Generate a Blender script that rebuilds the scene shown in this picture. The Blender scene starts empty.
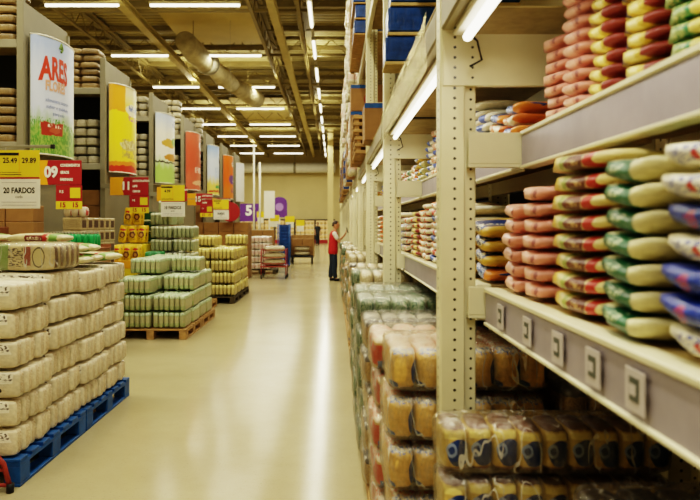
import bpy, bmesh, math, random
from mathutils import Vector, Matrix, noise
R = random.Random(7)
SC = bpy.context.scene
COL = SC.collection
PI = math.pi
KIDS = {}
PROTOS = []
ORD = ('zeroth first second third fourth fifth sixth seventh eighth ninth tenth eleventh twelfth thirteenth fourteenth '
       'fifteenth sixteenth seventeenth eighteenth nineteenth twentieth').split()

# ------------------------------------------------------------------ materials
def lin(c):
    if isinstance(c, str):
        c = c.lstrip('#'); c = [int(c[i:i+2], 16)/255 for i in (0, 2, 4)]
    return tuple((x/12.92 if x <= .04045 else ((x+.055)/1.055)**2.4) for x in c[:3]) + (1,)

class NT:
    def __init__(s, name):
        s.m = bpy.data.materials.new(name); s.m.use_nodes = True
        s.t = s.m.node_tree; s.t.nodes.clear()
        s.out = s.n('ShaderNodeOutputMaterial')
    def n(s, t, **kw):
        x = s.t.nodes.new(t)
        for k, v in kw.items(): setattr(x, k, v)
        return x
    def l(s, a, b): s.t.links.new(a, b)
    def val(s, sock, v):
        if hasattr(v, 'is_output') or isinstance(v, bpy.types.NodeSocket): s.l(v, sock)
        else: sock.default_value = v
    def math(s, op, a, b=0.0, c=None):
        x = s.n('ShaderNodeMath', operation=op); s.val(x.inputs[0], a); s.val(x.inputs[1], b)
        if c is not None: s.val(x.inputs[2], c)
        return x.outputs[0]
    def vm(s, op, a, b=(0, 0, 0)):
        x = s.n('ShaderNodeVectorMath', operation=op); s.val(x.inputs[0], a); s.val(x.inputs[1], b)
        return x.outputs['Value'] if op in ('LENGTH',) else x.outputs[0]
    def mix(s, f, a, b, blend='MIX'):
        x = s.n('ShaderNodeMix', data_type='RGBA', blend_type=blend)
        s.val(x.inputs['Factor'], f); s.val(x.inputs[6], a); s.val(x.inputs[7], b)
        return x.outputs[2]
    def noise(s, vec, scale, detail=2, rough=.5):
        x = s.n('ShaderNodeTexNoise'); s.l(vec, x.inputs['Vector'])
        x.inputs['Scale'].default_value = scale; x.inputs['Detail'].default_value = detail
        x.inputs['Roughness'].default_value = rough
        return x
    def ramp(s, f, stops):
        x = s.n('ShaderNodeValToRGB'); s.l(f, x.inputs[0])
        e = x.color_ramp.elements
        while len(e) < len(stops): e.new(.5)
        for i, (p, c) in enumerate(stops): e[i].position = p; e[i].color = c
        return x.outputs[0]
    def bsdf(s, col, rough=.5, metal=0, spec=.5, bump=None, bstr=.2, bdist=.01, emit=None, estr=0):
        b = s.n('ShaderNodeBsdfPrincipled')
        s.val(b.inputs['Base Color'], col); s.val(b.inputs['Roughness'], rough)
        b.inputs['Metallic'].default_value = metal
        b.inputs['Specular IOR Level'].default_value = spec
        if emit is not None:
            s.val(b.inputs['Emission Color'], emit); b.inputs['Emission Strength'].default_value = estr
        if bump is not None:
            bp = s.n('ShaderNodeBump'); s.l(bump, bp.inputs['Height'])
            bp.inputs['Strength'].default_value = bstr; bp.inputs['Distance'].default_value = bdist
            s.l(bp.outputs[0], b.inputs['Normal'])
        s.l(b.outputs[0], s.out.inputs[0])
        return b

def simple(name, c, rough=.5, var=.12, scale=6, metal=0, spec=.4, bstr=.1, rnd=.1):
    """plain painted / card / fabric surface with gentle procedural unevenness"""
    t = NT(name); co = t.n('ShaderNodeTexCoord').outputs['Object']
    nz = t.noise(co, scale, 4, .6)
    base = lin(c)
    dark = tuple(x*(1-2*var) for x in base[:3])+(1,)
    col = t.ramp(nz.outputs[0], [(.3, dark), (.62, base)])
    if rnd:
        oi = t.n('ShaderNodeObjectInfo')
        f = t.math('MULTIPLY_ADD', oi.outputs['Random'], rnd*2, 1-rnd)
        cc = t.n('ShaderNodeCombineColor'); [t.l(f, cc.inputs[i]) for i in range(3)]
        col = t.mix(1.0, col, cc.outputs[0], 'MULTIPLY')
    t.bsdf(col, rough, metal, spec, nz.outputs[0], bstr, .01)
    return t.m

def emitter(name, c, strength):
    t = NT(name); e = t.n('ShaderNodeEmission')
    e.inputs[0].default_value = lin(c); e.inputs[1].default_value = strength
    t.l(e.outputs[0], t.out.inputs[0]); return t.m

def printed(name, base, layers=(), rough=.32, rnd=.1, wr=.35, wscale=7, distort=.06):
    """printed plastic bag: patches of colour over a base, in the mesh's own 0-1 box"""
    t = NT(name); tc = t.n('ShaderNodeTexCoord'); g = tc.outputs['Generated']
    nz = t.noise(g, 5, 3, .6)
    d = t.vm('MULTIPLY', t.vm('SUBTRACT', nz.outputs['Color'], (.5, .5, .5)), (distort*2,)*3)
    p = t.vm('ADD', g, d)
    nb = t.noise(g, 9, 2)
    b = lin(base)
    col = t.ramp(nb.outputs[0], [(.3, tuple(x*.78 for x in b[:3])+(1,)), (.65, b)])
    for shape, c, r, cl in layers:
        q = t.vm('DIVIDE', t.vm('SUBTRACT', p, c), r)
        if shape == 'e':
            f = t.math('LESS_THAN', t.vm('LENGTH', q), 1.0)
        elif shape == 'b':
            sx = t.n('ShaderNodeSeparateXYZ'); t.l(t.vm('ABSOLUTE', q), sx.inputs[0])
            f = t.math('LESS_THAN', t.math('MAXIMUM', t.math('MAXIMUM', sx.outputs[0], sx.outputs[1]), sx.outputs[2]), 1.0)
        else:  # 'n': lettering-like speckle inside a box
            sx = t.n('ShaderNodeSeparateXYZ'); t.l(t.vm('ABSOLUTE', q), sx.inputs[0])
            f = t.math('LESS_THAN', t.math('MAXIMUM', t.math('MAXIMUM', sx.outputs[0], sx.outputs[1]), sx.outputs[2]), 1.0)
            sp = t.noise(g, 22, 1)
            f = t.math('MULTIPLY', f, t.math('GREATER_THAN', sp.outputs[0], .53))
        col = t.mix(f, col, lin(cl))
    oi = t.n('ShaderNodeObjectInfo')
    f = t.math('MULTIPLY_ADD', oi.outputs['Random'], rnd*2, 1-rnd)
    cc = t.n('ShaderNodeCombineColor'); [t.l(f, cc.inputs[i]) for i in range(3)]
    col = t.mix(1.0, col, cc.outputs[0], 'MULTIPLY')
    w = t.noise(tc.outputs['Object'], wscale*4, 3, .65)
    t.bsdf(col, rough, 0, .45, w.outputs[0], wr, .012)
    return t.m

def clear_wrap(name, amount=.16, haze=.05, scale=16, tint='#f2eee0'):
    t = NT(name); co = t.n('ShaderNodeTexCoord').outputs['Object']
    mp = t.n('ShaderNodeMapping'); t.l(co, mp.inputs[0]); mp.inputs['Scale'].default_value = (1, 1, .55); mp.inputs['Rotation'].default_value = (.5, .3, .2)
    nz = t.noise(mp.outputs[0], scale, 4, .65)
    bp = t.n('ShaderNodeBump'); t.l(nz.outputs[0], bp.inputs['Height']); bp.inputs['Strength'].default_value = .9; bp.inputs['Distance'].default_value = .03
    tr = t.n('ShaderNodeBsdfTransparent'); gl = t.n('ShaderNodeBsdfGlossy'); gl.inputs['Roughness'].default_value = .16
    gl.inputs[0].default_value = lin(tint); t.l(bp.outputs[0], gl.inputs['Normal'])
    df = t.n('ShaderNodeBsdfDiffuse'); df.inputs[0].default_value = lin(tint); t.l(bp.outputs[0], df.inputs['Normal'])
    lw = t.n('ShaderNodeLayerWeight'); lw.inputs[0].default_value = .35; t.l(bp.outputs[0], lw.inputs['Normal'])
    m1 = t.n('ShaderNodeMixShader')
    streak = t.math('MULTIPLY', t.math('GREATER_THAN', nz.outputs[0], .57), haze*1.6)
    mq = t.n('ShaderNodeMapping'); t.l(co, mq.inputs[0]); mq.inputs['Scale'].default_value = (1.2, 1.2, .35); mq.inputs['Rotation'].default_value = (.9, .5, .4)
    n2 = t.noise(mq.outputs[0], 7, 2, .5)
    glint = t.math('MULTIPLY', t.math('LESS_THAN', t.math('ABSOLUTE', t.math('SUBTRACT', n2.outputs[0], .5)), .006), .5)  # thin white glints painted into the wrap as if light caught its folds
    hz = t.math('ADD', t.math('ADD', streak, haze*.5), glint)
    t.l(hz, m1.inputs[0]); t.l(tr.outputs[0], m1.inputs[1]); t.l(df.outputs[0], m1.inputs[2])
    m2 = t.n('ShaderNodeMixShader')
    fr = t.math('ADD', t.math('MULTIPLY', lw.outputs['Fresnel'], .6), amount*.35)
    t.l(fr, m2.inputs[0]); t.l(m1.outputs[0], m2.inputs[1]); t.l(gl.outputs[0], m2.inputs[2])
    t.l(m2.outputs[0], t.out.inputs[0])
    return t.m

# ------------------------------------------------------------------ mesh helpers
class MB:
    def __init__(s): s.v = []; s.f = []; s.mi = []
    def add(s, vs, fs, mi=0):
        b = len(s.v); s.v += [tuple(v) for v in vs]; s.f += [tuple(b+i for i in f) for f in fs]; s.mi += [mi]*len(fs); return s
    def box(s, x0, x1, y0, y1, z0, z1, mi=0, c=0.0):
        if c <= 0:
            vs = [(x, y, z) for z in (z0, z1) for y in (y0, y1) for x in (x0, x1)]
            return s.add(vs, [(0, 2, 3, 1), (4, 5, 7, 6), (0, 1, 5, 4), (2, 6, 7, 3), (0, 4, 6, 2), (1, 3, 7, 5)], mi)
        bm = bmesh.new()
        bmesh.ops.create_cube(bm, size=1)
        for v in bm.verts: v.co = Vector(((x0+x1)/2+v.co.x*(x1-x0), (y0+y1)/2+v.co.y*(y1-y0), (z0+z1)/2+v.co.z*(z1-z0)))
        c = min(c, .45*min(x1-x0, y1-y0, z1-z0))
        bmesh.ops.bevel(bm, geom=list(bm.edges), offset=c, segments=1, affect='EDGES')
        bm.verts.index_update()
        s.add([v.co[:] for v in bm.verts], [[v.index for v in f.verts] for f in bm.faces], mi); bm.free(); return s
    def tube(s, pts, r, n=8, mi=0, caps=True):
        pts = [Vector(p) for p in pts]; rs = r if isinstance(r, (list, tuple)) else [r]*len(pts)
        rings = []
        for i, p in enumerate(pts):
            d = (pts[min(i+1, len(pts)-1)]-pts[max(i-1, 0)]).normalized()
            a = d.orthogonal().normalized() if abs(d.z) > .9 else d.cross(Vector((0, 0, 1))).normalized()
            b = d.cross(a)
            rings.append([p+(a*math.cos(2*PI*k/n)+b*math.sin(2*PI*k/n))*rs[i] for k in range(n)])
        vs = [v for r_ in rings for v in r_]; fs = []
        for i in range(len(pts)-1):
            for k in range(n): fs.append((i*n+k, i*n+(k+1) % n, (i+1)*n+(k+1) % n, (i+1)*n+k))
        if caps: fs += [tuple(range(n))[::-1], tuple((len(pts)-1)*n+k for k in range(n))]
        return s.add(vs, fs, mi)
    def lathe(s, prof, c=(0, 0, 0), n=14, mi=0):
        vs = [(c[0]+r*math.cos(2*PI*k/n), c[1]+r*math.sin(2*PI*k/n), c[2]+z) for r, z in prof for k in range(n)]; fs = []
        for i in range(len(prof)-1):
            for k in range(n): fs.append((i*n+k, i*n+(k+1) % n, (i+1)*n+(k+1) % n, (i+1)*n+k))
        fs += [tuple(range(n))[::-1], tuple((len(prof)-1)*n+k for k in range(n))]
        return s.add(vs, fs, mi)
    def mesh(s, name, mats, smooth=False):
        me = bpy.data.meshes.new(name); me.from_pydata(s.v, [], s.f)
        for m in (mats if isinstance(mats, (list, tuple)) else [mats]): me.materials.append(m)
        if any(s.mi): me.polygons.foreach_set('material_index', s.mi)
        if smooth: me.polygons.foreach_set('use_smooth', [True]*len(me.polygons))
        me.validate(); me.update(); fix_normals(me)
        return me

def fix_normals(me):
    bm = bmesh.new(); bm.from_mesh(me); bmesh.ops.recalc_face_normals(bm, faces=bm.faces); bm.to_mesh(me); bm.free()

def link(o):
    COL.objects.link(o); return o
def obj(name, me, parent=None, loc=(0, 0, 0), proto=False, rot=None, label=None):
    o = bpy.data.objects.new(name, me); o.location = loc
    if rot: o.rotation_euler = rot
    if parent is not None: o.parent = parent; KIDS.setdefault(parent.name, []).append(o)
    if label: o['label'] = label
    if proto: PROTOS.append(o)
    else: link(o)
    return o
def tag(o, label, cat, group=None):
    o['label'] = label; o['category'] = cat
    if group: o['group'] = group
    return o
def thing(name, label=None, cat=None, loc=(0, 0, 0), rz=0, group=None, proto=False):
    o = bpy.data.objects.new(name, None); o.empty_display_size = .1
    o.location = loc; o.rotation_euler = (0, 0, rz)
    if label: tag(o, label, cat, group)
    if proto: PROTOS.append(o)
    else: link(o)
    return o
def struct(name, mb, mat, smooth=False):
    o = obj(name, mb.mesh(name, mat, smooth)); o['kind'] = 'structure'; return o
def dup(root, loc, rz=0, label=None, cat=None, group=None, rx=0, ry=0, mats=None):
    r = root.copy(); link(r); r.location = loc; r.rotation_euler = (rx, ry, rz)
    if label: tag(r, label, cat, group)
    for ch in KIDS.get(root.name, []):
        c = ch.copy(); link(c); c.parent = r
        for g in KIDS.get(ch.name, []):
            d = g.copy(); link(d); d.parent = c
    return r

def loft_bag(name, L, W, T, seed, mat, pw=8.0, pt=3.0, ew=.55, et=.7, n=10, m=14, wob=.06, sag=0.0, endw=.8, e0=0.0, wave=0.0):
    """a filled bag: rings along Y (length L), W across X, T in Z (bottom at z=0); pt/pw: how sharply it narrows to its two sealed ends"""
    rr = random.Random(seed); off = Vector((rr.uniform(0, 50), rr.uniform(0, 50), rr.uniform(0, 50)))
    vs = []; fs = []
    for i in range(n+1):
        v = -math.cos(PI*i/n)
        a = abs(v)
        tv = e0+(1-e0)*max(.0081, 1-a**pt)**.5
        wv = endw+(1-endw)*max(0, (1-a**pw))**.5
        for k in range(m):
            th = 2*PI*k/m
            cx = math.copysign(abs(math.cos(th))**ew, math.cos(th)); cz = math.copysign(abs(math.sin(th))**et, math.sin(th))
            p = Vector((cx*W/2*wv, v*L/2, cz*T/2*tv))
            nn = noise.noise(Vector((p.x/W*2.2, p.y/L*3.5, p.z/T*1.2))+off)
            q = 1+wob*nn-wob*.6
            if wave:
                wz = wave*T*noise.noise(Vector((p.x/W*1.1, p.y/L*1.7, 0))+off)
                vs.append((p.x*q, p.y*(1-.02*abs(nn)), p.z*min(1, .985+wob*.4*nn)+T/2+wz))
            else: vs.append((p.x*q, p.y*(1-.02*abs(nn)), p.z*q+T/2))
    for i in range(n):
        for k in range(m): fs.append((i*m+k, i*m+(k+1) % m, (i+1)*m+(k+1) % m, (i+1)*m+k))
    if wave:
        lo = min(v[2] for v in vs); vs = [(v[0], v[1], v[2]-lo) for v in vs]
    if e0 > .2:   # a full end: one inner ring closes it as a shallow dome
        for side, base in ((-1, 0), (1, n*m)):
            ring = [vs[base+k] for k in range(m)]; cz = sum(v[2] for v in ring)/m; b = len(vs)
            dome = min(T, W)*.07
            for v in ring: vs.append((v[0]*.72, v[1]+side*dome, cz+(v[2]-cz)*.72))
            for k in range(m):
                q = (base+k, base+(k+1) % m, b+(k+1) % m, b+k); fs.append(q if side > 0 else q[::-1])
            fs.append(tuple(b+k for k in range(m)) if side > 0 else tuple(b+k for k in range(m))[::-1])
    else:
        fs += [tuple(range(m))[::-1], tuple(n*m+k for k in range(m))]
    return MB().add(vs, fs).mesh(name, mat, True)

def swap(me, mapping, axis):
    """reorient a mesh: 'x': Y-long becomes X-long"""
    if axis == 'x':
        me.transform(Matrix.Rotation(-PI/2, 4, 'Z'))
    return me

# ------------------------------------------------------------------ text
def text_mesh(s, size, mat, name='lettering', ax='CENTER', xs=1.0, bold=0.0):
    cu = bpy.data.curves.new('tmp_text', 'FONT'); cu.body = s; cu.size = size; cu.align_x = ax; cu.align_y = 'CENTER'
    cu.offset = bold; cu.extrude = 0.0; cu.resolution_u = 3
    o = bpy.data.objects.new('tmp_text', cu); COL.objects.link(o)
    dg = bpy.context.evaluated_depsgraph_get(); dg.update()
    me = bpy.data.meshes.new_from_object(o.evaluated_get(dg)); me.name = name
    bpy.data.objects.remove(o); bpy.data.curves.remove(cu)
    me.materials.clear(); me.materials.append(mat)
    me.transform(Matrix.Diagonal((xs, 1, 1, 1)))
    return me
FACE_CAM = Matrix.Rotation(PI/2, 4, 'X')          # XY text -> stands up facing -Y
def words_on(parent, s, size, mat, x, y, z, ax='CENTER', xs=1.0, bold=0.0, name='lettering'):
    me = text_mesh(s, size, mat, name, ax, xs, bold); me.transform(FACE_CAM)
    return obj(name, me, parent, (x, y, z))

# ------------------------------------------------------------------ palette
CREAM = '#dcd3ab'
M = {}
M['cream_flat'] = simple('cream_enamel', '#d9d2ae', .38, .05, 3, spec=.5, bstr=.03, rnd=0)
M['beam_face'] = simple('beam_grey_strip', '#9d949b', .35, .10, 5, bstr=.03, rnd=0)
M['beam_aged'] = simple('aged_beam_enamel', '#8f845e', .5, .1, 4, rnd=0)
M['board_tan'] = simple('chipboard_tan', '#b39c67', .7, .15, 9)
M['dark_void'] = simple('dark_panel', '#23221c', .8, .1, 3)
M['steel_grey'] = simple('grey_enamel', '#8d8872', .5, .08, 4, rnd=0)
M['panel_grey'] = simple('rack_panel_grey', '#837d66', .55, .06, 2, rnd=0)
M['blue_paint'] = simple('blue_pallet_paint', '#17569a', .5, .2, 10)
M['blue_plastic'] = simple('blue_goods_plastic', '#0e3d80', .3, .25, 14, bstr=.5)
M['navy'] = simple('navy_goods', '#1b2c4c', .4, .25, 9, bstr=.5)
M['wood'] = simple('raw_pallet_wood', '#b08a55', .75, .2, 12)
M['card'] = simple('cardboard', '#967042', .75, .1, 5)
M['card_dark'] = simple('cardboard_red_brown', '#85502f', .75, .12, 5)
M['black'] = simple('black_rubber', '#1c1b19', .6, .1, 5)
M['red_tube'] = simple('red_enamel', '#9a3a2e', .4, .1, 6)
M['white'] = simple('white_enamel', '#e6e2d2', .45, .04, 4, rnd=0)
M['paper'] = simple('white_paper', '#e9e6da', .7, .03, 4, rnd=0)
M['yellow_card'] = simple('yellow_card', '#e6cb2c', .6, .04, 4, rnd=0)
M['amber_card'] = simple('amber_sign', '#eda51f', .5, .04, 4, rnd=0)
M['red_sign'] = simple('crimson_sign', '#a3262b', .45, .05, 4, rnd=0)
M['ink'] = simple('black_ink', '#1b1a17', .7, .02, 4, rnd=0)
M['tag_paper'] = simple('tag_paper', '#bdb4b0', .5, .05, 8, rnd=0); M['tag_ink'] = simple('tag_ink', '#4e5248', .6, .05, 8, rnd=0)
M['white_ink'] = simple('white_ink', '#f3efe2', .6, .02, 4, rnd=0)
M['purple'] = simple('purple_board', '#5b2a80', .5, .05, 4, rnd=0)
M['truss'] = simple('roof_steel', '#857645', .6, .1, 2, rnd=0)
M['truss_light'] = simple('roof_steel_light', '#b5a468', .6, .08, 2, rnd=0)
M['duct'] = simple('duct_fabric', '#b7aa82', .8, .2, 3, bstr=.4)
M['tube'] = emitter('fluorescent_tube', '#fff6df', 5)
M['wrap'] = clear_wrap('clear_shrink_wrap')
M['wrap_milky'] = clear_wrap('milky_shrink_wrap', .2, .16, 9)
M['film'] = clear_wrap('dusty_film', .3, .14, 9, '#9c9478')

def upright_mat():
    t = NT('perforated_cream_steel'); tc = t.n('ShaderNodeTexCoord'); o = tc.outputs['Object']
    s = t.n('ShaderNodeSeparateXYZ'); t.l(o, s.inputs[0])
    zf = t.math('SUBTRACT', t.math('FRACT', t.math('DIVIDE', s.outputs[2], .04)), .5)
    dz = t.math('MULTIPLY', zf, .04)
    def hole(ax, c, r):
        dx = t.math('SUBTRACT', ax, c)
        d = t.math('SQRT', t.math('ADD', t.math('MULTIPLY', dx, dx), t.math('MULTIPLY', dz, dz)))
        return t.math('LESS_THAN', d, r)
    h = t.math('MAXIMUM', hole(s.outputs[0], .058, .0062), hole(s.outputs[0], .128, .0055))
    h = t.math('MAXIMUM', h, hole(s.outputs[1], .05, .007))
    nz = t.noise(o, 3, 4)
    col = t.ramp(nz.outputs[0], [(.3, lin('#cfc79f')), (.65, lin('#dfd8b3'))])
    col = t.mix(h, col, lin('#2b281f'))
    t.bsdf(col, .38, 0, .5)
    return t.m
M['upright'] = upright_mat()

# bag prints (x: 0 at the aisle face, y: 0 at the end towards the entrance, z: up)
BIG = 9.0
BAG = {
 'pink': printed('pink_bag', '#dd9480', [('e', (.5, .5, .5), (BIG, .14, BIG), '#e6ae98'), ('e', (.5, .24, .5), (BIG, .045, .26), '#93514c'), ('e', (.5, .75, .5), (BIG, .04, .22), '#a8605a')]),
 'brown': printed('cream_brown_bag', '#e4d292', [('b', (.5, .88, .5), (BIG, .09, .42), '#6f3d22'), ('n', (.5, .88, .5), (BIG, .06, .2), '#c08c5a'), ('b', (.5, .70, .5), (BIG, .07, .5), '#dcb63e'), ('e', (.5, .34, .5), (BIG, .12, .44), '#662e1e'), ('n', (.5, .34, .5), (BIG, .07, .14), '#c8a770'), ('b', (.5, .17, .5), (BIG, .045, .42), '#b8372c'), ('b', (.5, .49, .5), (BIG, .03, .5), '#9aa452')], distort=.02),
 'green': printed('green_cream_bag', '#e2d9a4', [('b', (.5, .66, .45), (BIG, .36, .47), '#1b6440'), ('n', (.5, .6, .62), (BIG, .14, .16), '#c9d2a8'), ('b', (.5, .97, .5), (BIG, .06, BIG), '#d9cf8e')], distort=.09),
 'blue': printed('royal_blue_bag', '#17338f', [('e', (.5, .5, .5), (BIG, .06, .26), '#a33a56'), ('n', (.5, .45, .5), (BIG, .26, .2), '#3f58b0')]),
 'creamblue': printed('cream_blue_bag', '#ded3a6', [('b', (.5, .55, .55), (BIG, .26, .34), '#efe8cf'), ('n', (.5, .55, .55), (BIG, .2, .25), '#3c50a0'), ('e', (.5, .42, .5), (BIG, .03, .16), '#c2433d'), ('b', (.5, .12, .5), (BIG, .07, BIG), '#3b57a6')]),
 'gold': printed('golden_bag', '#cba23c', [('e', (.5, .5, .62), (BIG, .3, .3), '#203468'), ('n', (.5, .5, .5), (BIG, .2, .2), '#e2d8b0')]),
 'orange': printed('orange_bag', '#e2762f', [('b', (.5, .3, .5), (BIG, .12, BIG), '#efe3c6'), ('n', (.5, .65, .5), (BIG, .2, .3), '#f2e6cf')]),
 'blueorange': printed('blue_orange_bag', '#2b549c', [('b', (.5, .15, .5), (BIG, .14, BIG), '#e08a3a'), ('n', (.5, .55, .5), (BIG, .25, .35), '#c9d3e6')]),
 'yellowred': printed('yellow_red_bag', '#e2c458', [('b', (.5, .14, .5), (BIG, .12, BIG), '#86362b'), ('e', (.5, .72, .5), (BIG, .055, .3), '#2e3a68'), ('b', (.5, .45, .5), (BIG, .08, .6), '#f0dd92')]),
 'yellowgreen': printed('yellow_green_bag', '#e4d67c', [('b', (.5, .6, .5), (BIG, .25, BIG), '#2f7a47'), ('n', (.5, .6, .5), (BIG, .2, .4), '#d8d48a')]),
 'whitered': printed('white_red_bag', '#e9dfc2', [('b', (.5, .3, .5), (BIG, .1, BIG), '#c0462f'), ('n', (.5, .65, .5), (BIG, .2, .3), '#7d5b33'), ('b', (.5, .9, .5), (BIG, .08, BIG), '#c9b25c')]),
 'whiteblue': printed('white_blue_bag', '#e6dfc6', [('e', (.5, .5, .5), (BIG, .2, .42), '#3a57a2'), ('b', (.5, .85, .5), (BIG, .07, BIG), '#d6853b')]),
}
BAGWORD = {'pink': 'pink', 'brown': 'cream and brown', 'green': 'green and cream', 'blue': 'royal blue', 'creamblue': 'cream and blue', 'gold': 'golden',
           'orange': 'orange', 'blueorange': 'blue and orange', 'yellowred': 'yellow and maroon', 'yellowgreen': 'yellow and green', 'whitered': 'white and red', 'whiteblue': 'white and blue'}
_bagproto = {}
def bag_proto(kind, L, W, T, var):
    k = (kind, L, W, T, var)
    if k not in _bagproto:
        me = loft_bag('rice_bag', L, W, T, var*13+7, BAG[kind], pt=4.2 if kind in ('green', 'blue', 'creamblue') else 3.0, pw=5 if kind in ('green', 'blue', 'creamblue') else 3.2, wob=.12, wave=.5, et=.42, ew=.6, endw=.72 if kind in ('green', 'blue', 'creamblue') else .55, m=18)
        _bagproto[k] = obj('rice_bag', me, proto=True)
    return _bagproto[k]

def column(kind, yc, n, z0, xf, bay, shelf, ci, L=.27, W=.34, T=.055, mixk=None):
    """a column of bags lying flat on a shelf, one object each"""
    var = R.randrange(5)
    for i in range(n):
        kd = mixk[i % len(mixk)] if mixk else kind
        p = bag_proto(kd, L, W, round(T*.96, 4), var)
        dup(p, (xf+W/2+R.uniform(-.009, .009), yc+R.uniform(-.003, .003), z0+.004+i*T), R.uniform(-.022, .022)*(1 if T > .05 else .5),
            f"{BAGWORD[kd]} bag, {ORD[i+1]} layer of the {ORD[ci]} column on the {ORD[bay]} bay's {shelf} shelf", 'bag',
            f"bags stacked on the {ORD[bay]} bay's {shelf} shelf")

# ------------------------------------------------------------------ room
FLOOR_Y0, FLOOR_Y1, XL, XR, ZC = -5.0, 58.0, -16.0, 5.0, 8.2
def floor_mat():
    t = NT('polished_concrete'); co = t.n('ShaderNodeTexCoord').outputs['Object']
    n1 = t.noise(co, .7, 6, .65); n2 = t.noise(co, 9, 5, .7); n3 = t.noise(co, 60, 3, .7)
    c = t.ramp(n1.outputs[0], [(.3, lin('#a39874')), (.7, lin('#b3a985'))])
    c = t.mix(t.math('MULTIPLY', n2.outputs[0], .4), c, lin('#918560'))
    c = t.mix(t.math('MULTIPLY', t.math('GREATER_THAN', n3.outputs[0], .62), .3), c, lin('#7a7050'))
    ro = t.math('MULTIPLY_ADD', n2.outputs[0], .14, .09)
    n4 = t.noise(co, 3.5, 4, .6)
    t.bsdf(c, ro, 0, .095, n4.outputs[0], .08, .01)
    return t.m
struct('floor', MB().box(XL, XR, FLOOR_Y0, FLOOR_Y1, -.1, 0), floor_mat())
wall_m = simple('painted_block_wall', '#cdbd8b', .8, .04, .6, rnd=0)
struct('wall_back', MB().box(XL, XR, FLOOR_Y1, FLOOR_Y1+.2, 0, ZC), wall_m)
struct('wall_front', MB().box(XL, XR, FLOOR_Y0-.2, FLOOR_Y0, 0, ZC), wall_m)
struct('wall_left', MB().box(XL-.2, XL, FLOOR_Y0, FLOOR_Y1, 0, ZC), wall_m)
struct('wall_right', MB().box(XR, XR+.2, FLOOR_Y0, FLOOR_Y1, 0, ZC), wall_m)
def deck_mat():
    t = NT('corrugated_roof_deck'); co = t.n('ShaderNodeTexCoord').outputs['Object']
    s = t.n('ShaderNodeSeparateXYZ'); t.l(co, s.inputs[0])
    w = t.math('SINE', t.math('MULTIPLY', s.outputs[1], 2*PI/.3))
    c = t.ramp(t.math('MULTIPLY_ADD', w, .5, .5), [(.2, lin('#8a7f52')), (.7, lin('#b3a672'))])
    n = t.noise(co, .25, 3)
    c = t.mix(t.math('MULTIPLY', n.outputs[0], .5), c, lin('#7f7042'))
    t.bsdf(c, .7, 0, .2, w, .5, .05)
    return t.m
struct('ceiling', MB().box(XL, XR, FLOOR_Y0, FLOOR_Y1, ZC, ZC+.15), deck_mat())

# roof steel
def zigzag(mb, along, fixed, a0, a1, z0, z1, step, r=.018):
    a = a0; up = False
    while a+step <= a1+1e-6:
        p = (a, fixed, z1 if up else z0); q = (a+step, fixed, z0 if up else z1)
        if along == 'y': p = (fixed, a, p[2]); q = (fixed, a+step, q[2])
        mb.tube([p, q], r, 4); a += step; up = not up
n = 0
for k in range(12):
    y = 3.9+5.03*k
    mb = MB().box(XL, XR, y-.05, y+.05, 7.52, 7.60).box(XL, XR, y-.05, y+.05, 8.1, 8.18)
    zigzag(mb, 'x', y, XL, XR, 7.58, 8.12, .55)
    struct('ceiling_truss', mb, M['truss'])
for k in range(24):
    y = 2.5+2.515*k
    struct('ceiling_purlin', MB().box(XL, XR, y-.03, y+.03, 8.02, 8.19), M['truss'])
for x, w, m_ in ((-1.62, .11, 'truss_light'), (-5.55, .12, 'truss_light'), (-9.8, .12, 'truss_light'), (2.4, .12, 'truss_light')):
    struct('ceiling_beam', MB().box(x-w, x+w, FLOOR_Y0, FLOOR_Y1, 7.30, 7.34).box(x-.02, x+.02, FLOOR_Y0, FLOOR_Y1, 7.34, 7.5).box(x-w, x+w, FLOOR_Y0, FLOOR_Y1, 7.49, 7.52), M[m_])
for x in (-2.25, -.95, -7.6):
    mb = MB().box(x-.05, x+.05, FLOOR_Y0, FLOOR_Y1, 7.44, 7.5).box(x-.05, x+.05, FLOOR_Y0, FLOOR_Y1, 8.0, 8.06)
    zigzag(mb, 'y', x, FLOOR_Y0, FLOOR_Y1, 7.48, 8.02, .5)
    struct('ceiling_girder', mb, M['truss'])
    struct('ceiling_girder', MB().box(x-.2, x+.2, 1, 57, 8.06, 8.1), M['truss'])
# lighter roof bays between the girders
struct('ceiling_panel', MB().box(-5.3, -2.5, 20.0, 24.2, 8.0, 8.02), simple('pale_roof_sheet', '#c2ae6c', .7, .06, 1, rnd=0))
struct('ceiling_panel', MB().box(-5.3, -2.5, 34.5, 44.2, 8.0, 8.02), simple('pale_roof_sheet_far', '#c2ae6c', .7, .06, 1, rnd=0))

# ------------------------------------------------------------------ ceiling lights
def tube_proto(L, axis):
    p = thing('ceiling_tube_light', proto=True)
    if axis == 'x':
        h = MB().box(-L/2, L/2, -.07, .07, .03, .09, c=.01); t = MB().tube([(-L/2+.02, 0, 0), (L/2-.02, 0, 0)], .034, 8)
        w = MB().tube([(-L*.35, 0, .09), (-L*.35, 0, .42)], .006, 5); w2 = MB().tube([(L*.35, 0, .09), (L*.35, 0, .42)], .006, 5)
    else:
        h = MB().box(-.07, .07, -L/2, L/2, .03, .09, c=.01); t = MB().tube([(0, -L/2+.02, 0), (0, L/2-.02, 0)], .034, 8)
        w = MB().tube([(0, -L*.35, .09), (0, -L*.35, .42)], .006, 5); w2 = MB().tube([(0, L*.35, .09), (0, L*.35, .42)], .006, 5)
    obj('housing', h.mesh('housing', M['white']), p, proto=True)
    obj('tube', t.mesh('tube', M['tube'], True), p, proto=True)
    obj('hanger', w.mesh('hanger', M['truss']), p, proto=True); obj('hanger', w2.mesh('hanger', M['truss']), p, proto=True)
    return p
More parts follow.
